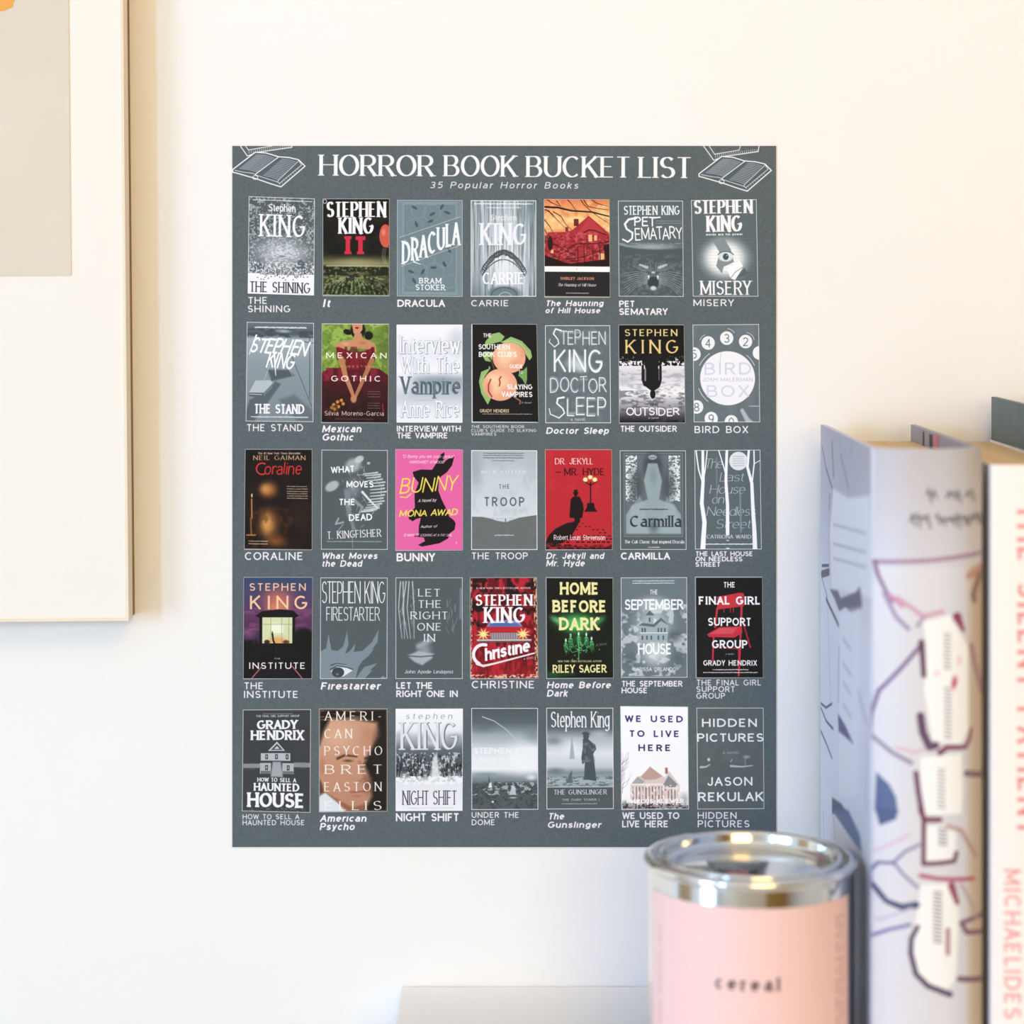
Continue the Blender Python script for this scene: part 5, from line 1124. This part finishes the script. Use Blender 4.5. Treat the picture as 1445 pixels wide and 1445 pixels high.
def draw_front():
    W_, H_ = (YF - YN) * 1000, (BZ - SZ) * 1000
    c = Sheet((0, 0, W_, H_), (652, 1160), '#dad8e0')
    def Q(z, pts): return [cov_pt(x, y) for x, y in z(pts)]
    def S(z, pts, w, cc, a=.9): c.L(Q(z, pts), w / 4.8 * .9, cc, a)
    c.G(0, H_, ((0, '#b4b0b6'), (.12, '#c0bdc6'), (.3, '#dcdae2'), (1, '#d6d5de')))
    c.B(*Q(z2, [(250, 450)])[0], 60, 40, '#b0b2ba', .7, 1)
    S(z2, [(75, 420), (100, 560), (140, 690)], 10, '#6a6276'); S(z2, [(140, 390), (150, 600)], 22, '#7d7a8c', .8); S(z2, [(200, 470), (250, 690)], 16, '#8a8799', .8); S(z2, [(280, 330), (265, 480)], 10, '#8a8799', .7); S(z2, [(185, 330), (200, 470)], 8, '#9a98a8', .6)
    c.P(Q(z2, [(150, 700), (250, 760), (400, 740), (410, 1440), (140, 1370), (125, 1000)]), '#e8e6ec', .9, 2)
    for y in (940, 1070, 1170): S(z2, [(150, y), (370, y + 60)], 9, '#b2b2bc', .6)
    S(z2, [(125, 740), (120, 830)], 10, '#4f3f55'); S(z2, [(118, 830), (120, 1200)], 6, '#a98a9c', .8); S(z2, [(72, 1220), (118, 1218)], 8, '#3f3c50'); S(z2, [(70, 1278), (120, 1262)], 20, '#4a4658'); S(z2, [(70, 1300), (110, 1440)], 5, '#5a566a')
    c.P(Q(z2, [(125, 1380), (180, 1390), (200, 1440), (300, 1400), (330, 1360), (345, 1480), (340, 1510), (270, 1540), (230, 1500), (190, 1530), (160, 1450)]), '#6d6878', .95, 1.5)
    S(z3, [(100, 0), (185, 180)], 12, '#4b4860'); S(z3, [(110, 60), (130, 700)], 5, '#9a9cb4'); c.P(Q(z3, [(190, 90), (330, 60), (320, 1340), (190, 1340)]), '#e8e6ec', .6, 3)
    S(z3, [(65, 710), (100, 740), (140, 712)], 7, '#4e4c66'); S(z3, [(65, 740), (100, 830), (148, 885)], 8, '#4e4c66'); S(z3, [(65, 900), (100, 980), (140, 1085)], 8, '#4e4c66')
    S(z3, [(188, 330), (182, 700)], 9, '#6a5878', .8); c.P(Q(z3, [(180, 780), (230, 860), (285, 985), (185, 900)]), '#5c5580', .95, 1.5)
    for y in (270, 440, 570, 720): S(z3, [(215, y), (270, y + 80)], 14, '#b8bece', .6)
    S(z3, [(320, 640), (380, 860), (370, 1440)], 16, '#a99cc0', .6); c.P(Q(z3, [(140, 1350), (200, 1390), (250, 1460), (140, 1460)]), '#4b5266', .95, 1.5)
    c.P(Q(z4, [(140, -10), (250, -10), (330, 160), (345, 290), (240, 140)]), '#5f6b90', .95, 1.5); S(z4, [(80, 0), (85, 160)], 5, '#6a6e88'); S(z4, [(150, 40), (160, 190)], 6, '#6a6e88')
    return c.a
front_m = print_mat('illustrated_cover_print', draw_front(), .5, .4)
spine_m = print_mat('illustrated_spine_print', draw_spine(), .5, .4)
b1 = thing('book', ((LX + RX) / 2, (YF + YN) / 2, SZ), 'tall pale hardback with sketchy purple line drawings on its spine', 'book')
def loc(b, *a): # world box -> local box
    L_ = b.location; return (a[0] - L_.x, a[1] - L_.x, a[2] - L_.y, a[3] - L_.y, a[4] - L_.z, a[5] - L_.z)
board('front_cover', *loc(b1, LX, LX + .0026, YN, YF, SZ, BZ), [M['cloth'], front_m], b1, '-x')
board('back_cover', *loc(b1, RX - .0026, RX, YN, YF, SZ, BZ), [M['endpaper'], M['endpaper']], b1)
a = loc(b1, LX, RX, YN, YF, SZ, BZ)
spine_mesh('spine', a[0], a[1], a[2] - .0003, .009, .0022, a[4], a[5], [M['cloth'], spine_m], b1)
bobj('page_block', box_bm([loc(b1, LX + .0027, RX - .0027, YN - .002, YF - .004, SZ + .003, BZ - .0082)]), M['pages'], b1)
# a few marks on the inside of the far board, printed like the cover
bobj('bookmark_ribbon', box_bm([loc(b1, RX - .0032, RX - .0027, YF - .075, YF - .066, BZ - .02, BZ - .0004)], .0001), mat('pink_ribbon', lin('#d8788c'), .6), b1)
for yy, w_ in ((-.034, .004), (-.052, .008)):
    bobj('ink_mark', box_bm([loc(b1, RX - .00275, RX - .0026, YF + yy - w_, YF + yy, BZ - .012, BZ - .0012)]), M['dark'], b1)

# -- white paperback with red lettering
P0, P1, PN, PZ = .2088, .2430, .994 - CAMD, 1.2708
b2 = thing('book', ((P0 + P1) / 2, -.09, SZ), 'white paperback with red lettering down its spine at the right edge', 'book')
def draw_spine2():
    c = Sheet((1393, 657, 1509, 1566), (348, 2727), '#f9efeb')
    c.R(1393, 657, 1397, 1570, '#dfe6f4', .9)
    c.T(1432, 1432 + 464, 712 - 38, 712, 'THE SILENT PATIENT', '#e58a8a', w=.16, track=.3, rot=90)
    c.T(1413, 1413 + 210, 1226 - 25, 1226, 'MICHAELIDES', '#eb9f9e', w=.15, track=.25, rot=90)
    return c.a
sp2 = print_mat('white_spine_print', draw_spine2(), .5, .4)
wm = mat('white_card', lin('#f6f0ec'), .5)
a = loc(b2, P0, P1, PN, YF, SZ, PZ)
spine_mesh('spine', a[0], a[1], a[2], .0015, .0006, a[4], a[5], [wm, sp2], b2)
board('front_cover', a[0], a[0] + .0005, a[2] + .0006, a[3], a[4], a[5], [wm, wm], b2)
board('back_cover', a[1] - .0005, a[1], a[2] + .0006, a[3], a[4], a[5], [wm, wm], b2)
bobj('page_block', box_bm([(a[0] + .0006, a[1] - .0006, a[2] + .0008, a[3] - .0005, a[4] + .0001, a[5] - .0012)]), M['pages'], b2)

# -- dark tall book behind it
D0 = 676.5 * 1.155 / FPX
b3 = thing('book', (D0 + .016, -.09, SZ), 'tall dark slate green hardback showing above the white paperback', 'book')
DZ = 1.2925
a = loc(b3, D0, D0 + .032, .985 - CAMD, YF, SZ, DZ)
board('front_cover', a[0], a[0] + .0026, a[2], a[3], a[4], a[5], [M['teal'], M['teal']], b3)
board('back_cover', a[1] - .0026, a[1], a[2], a[3], a[4], a[5], [M['teal'], M['teal']], b3)
spine_mesh('spine', a[0], a[1], a[2] - .0003, .007, .0022, a[4], a[5], [M['teal'], M['teal']], b3)
bobj('page_block', box_bm([(a[0] + .0027, a[1] - .0027, a[2] - .001, a[3] - .004, a[4] + .003, a[5] - .004)]), M['pages'], b3)
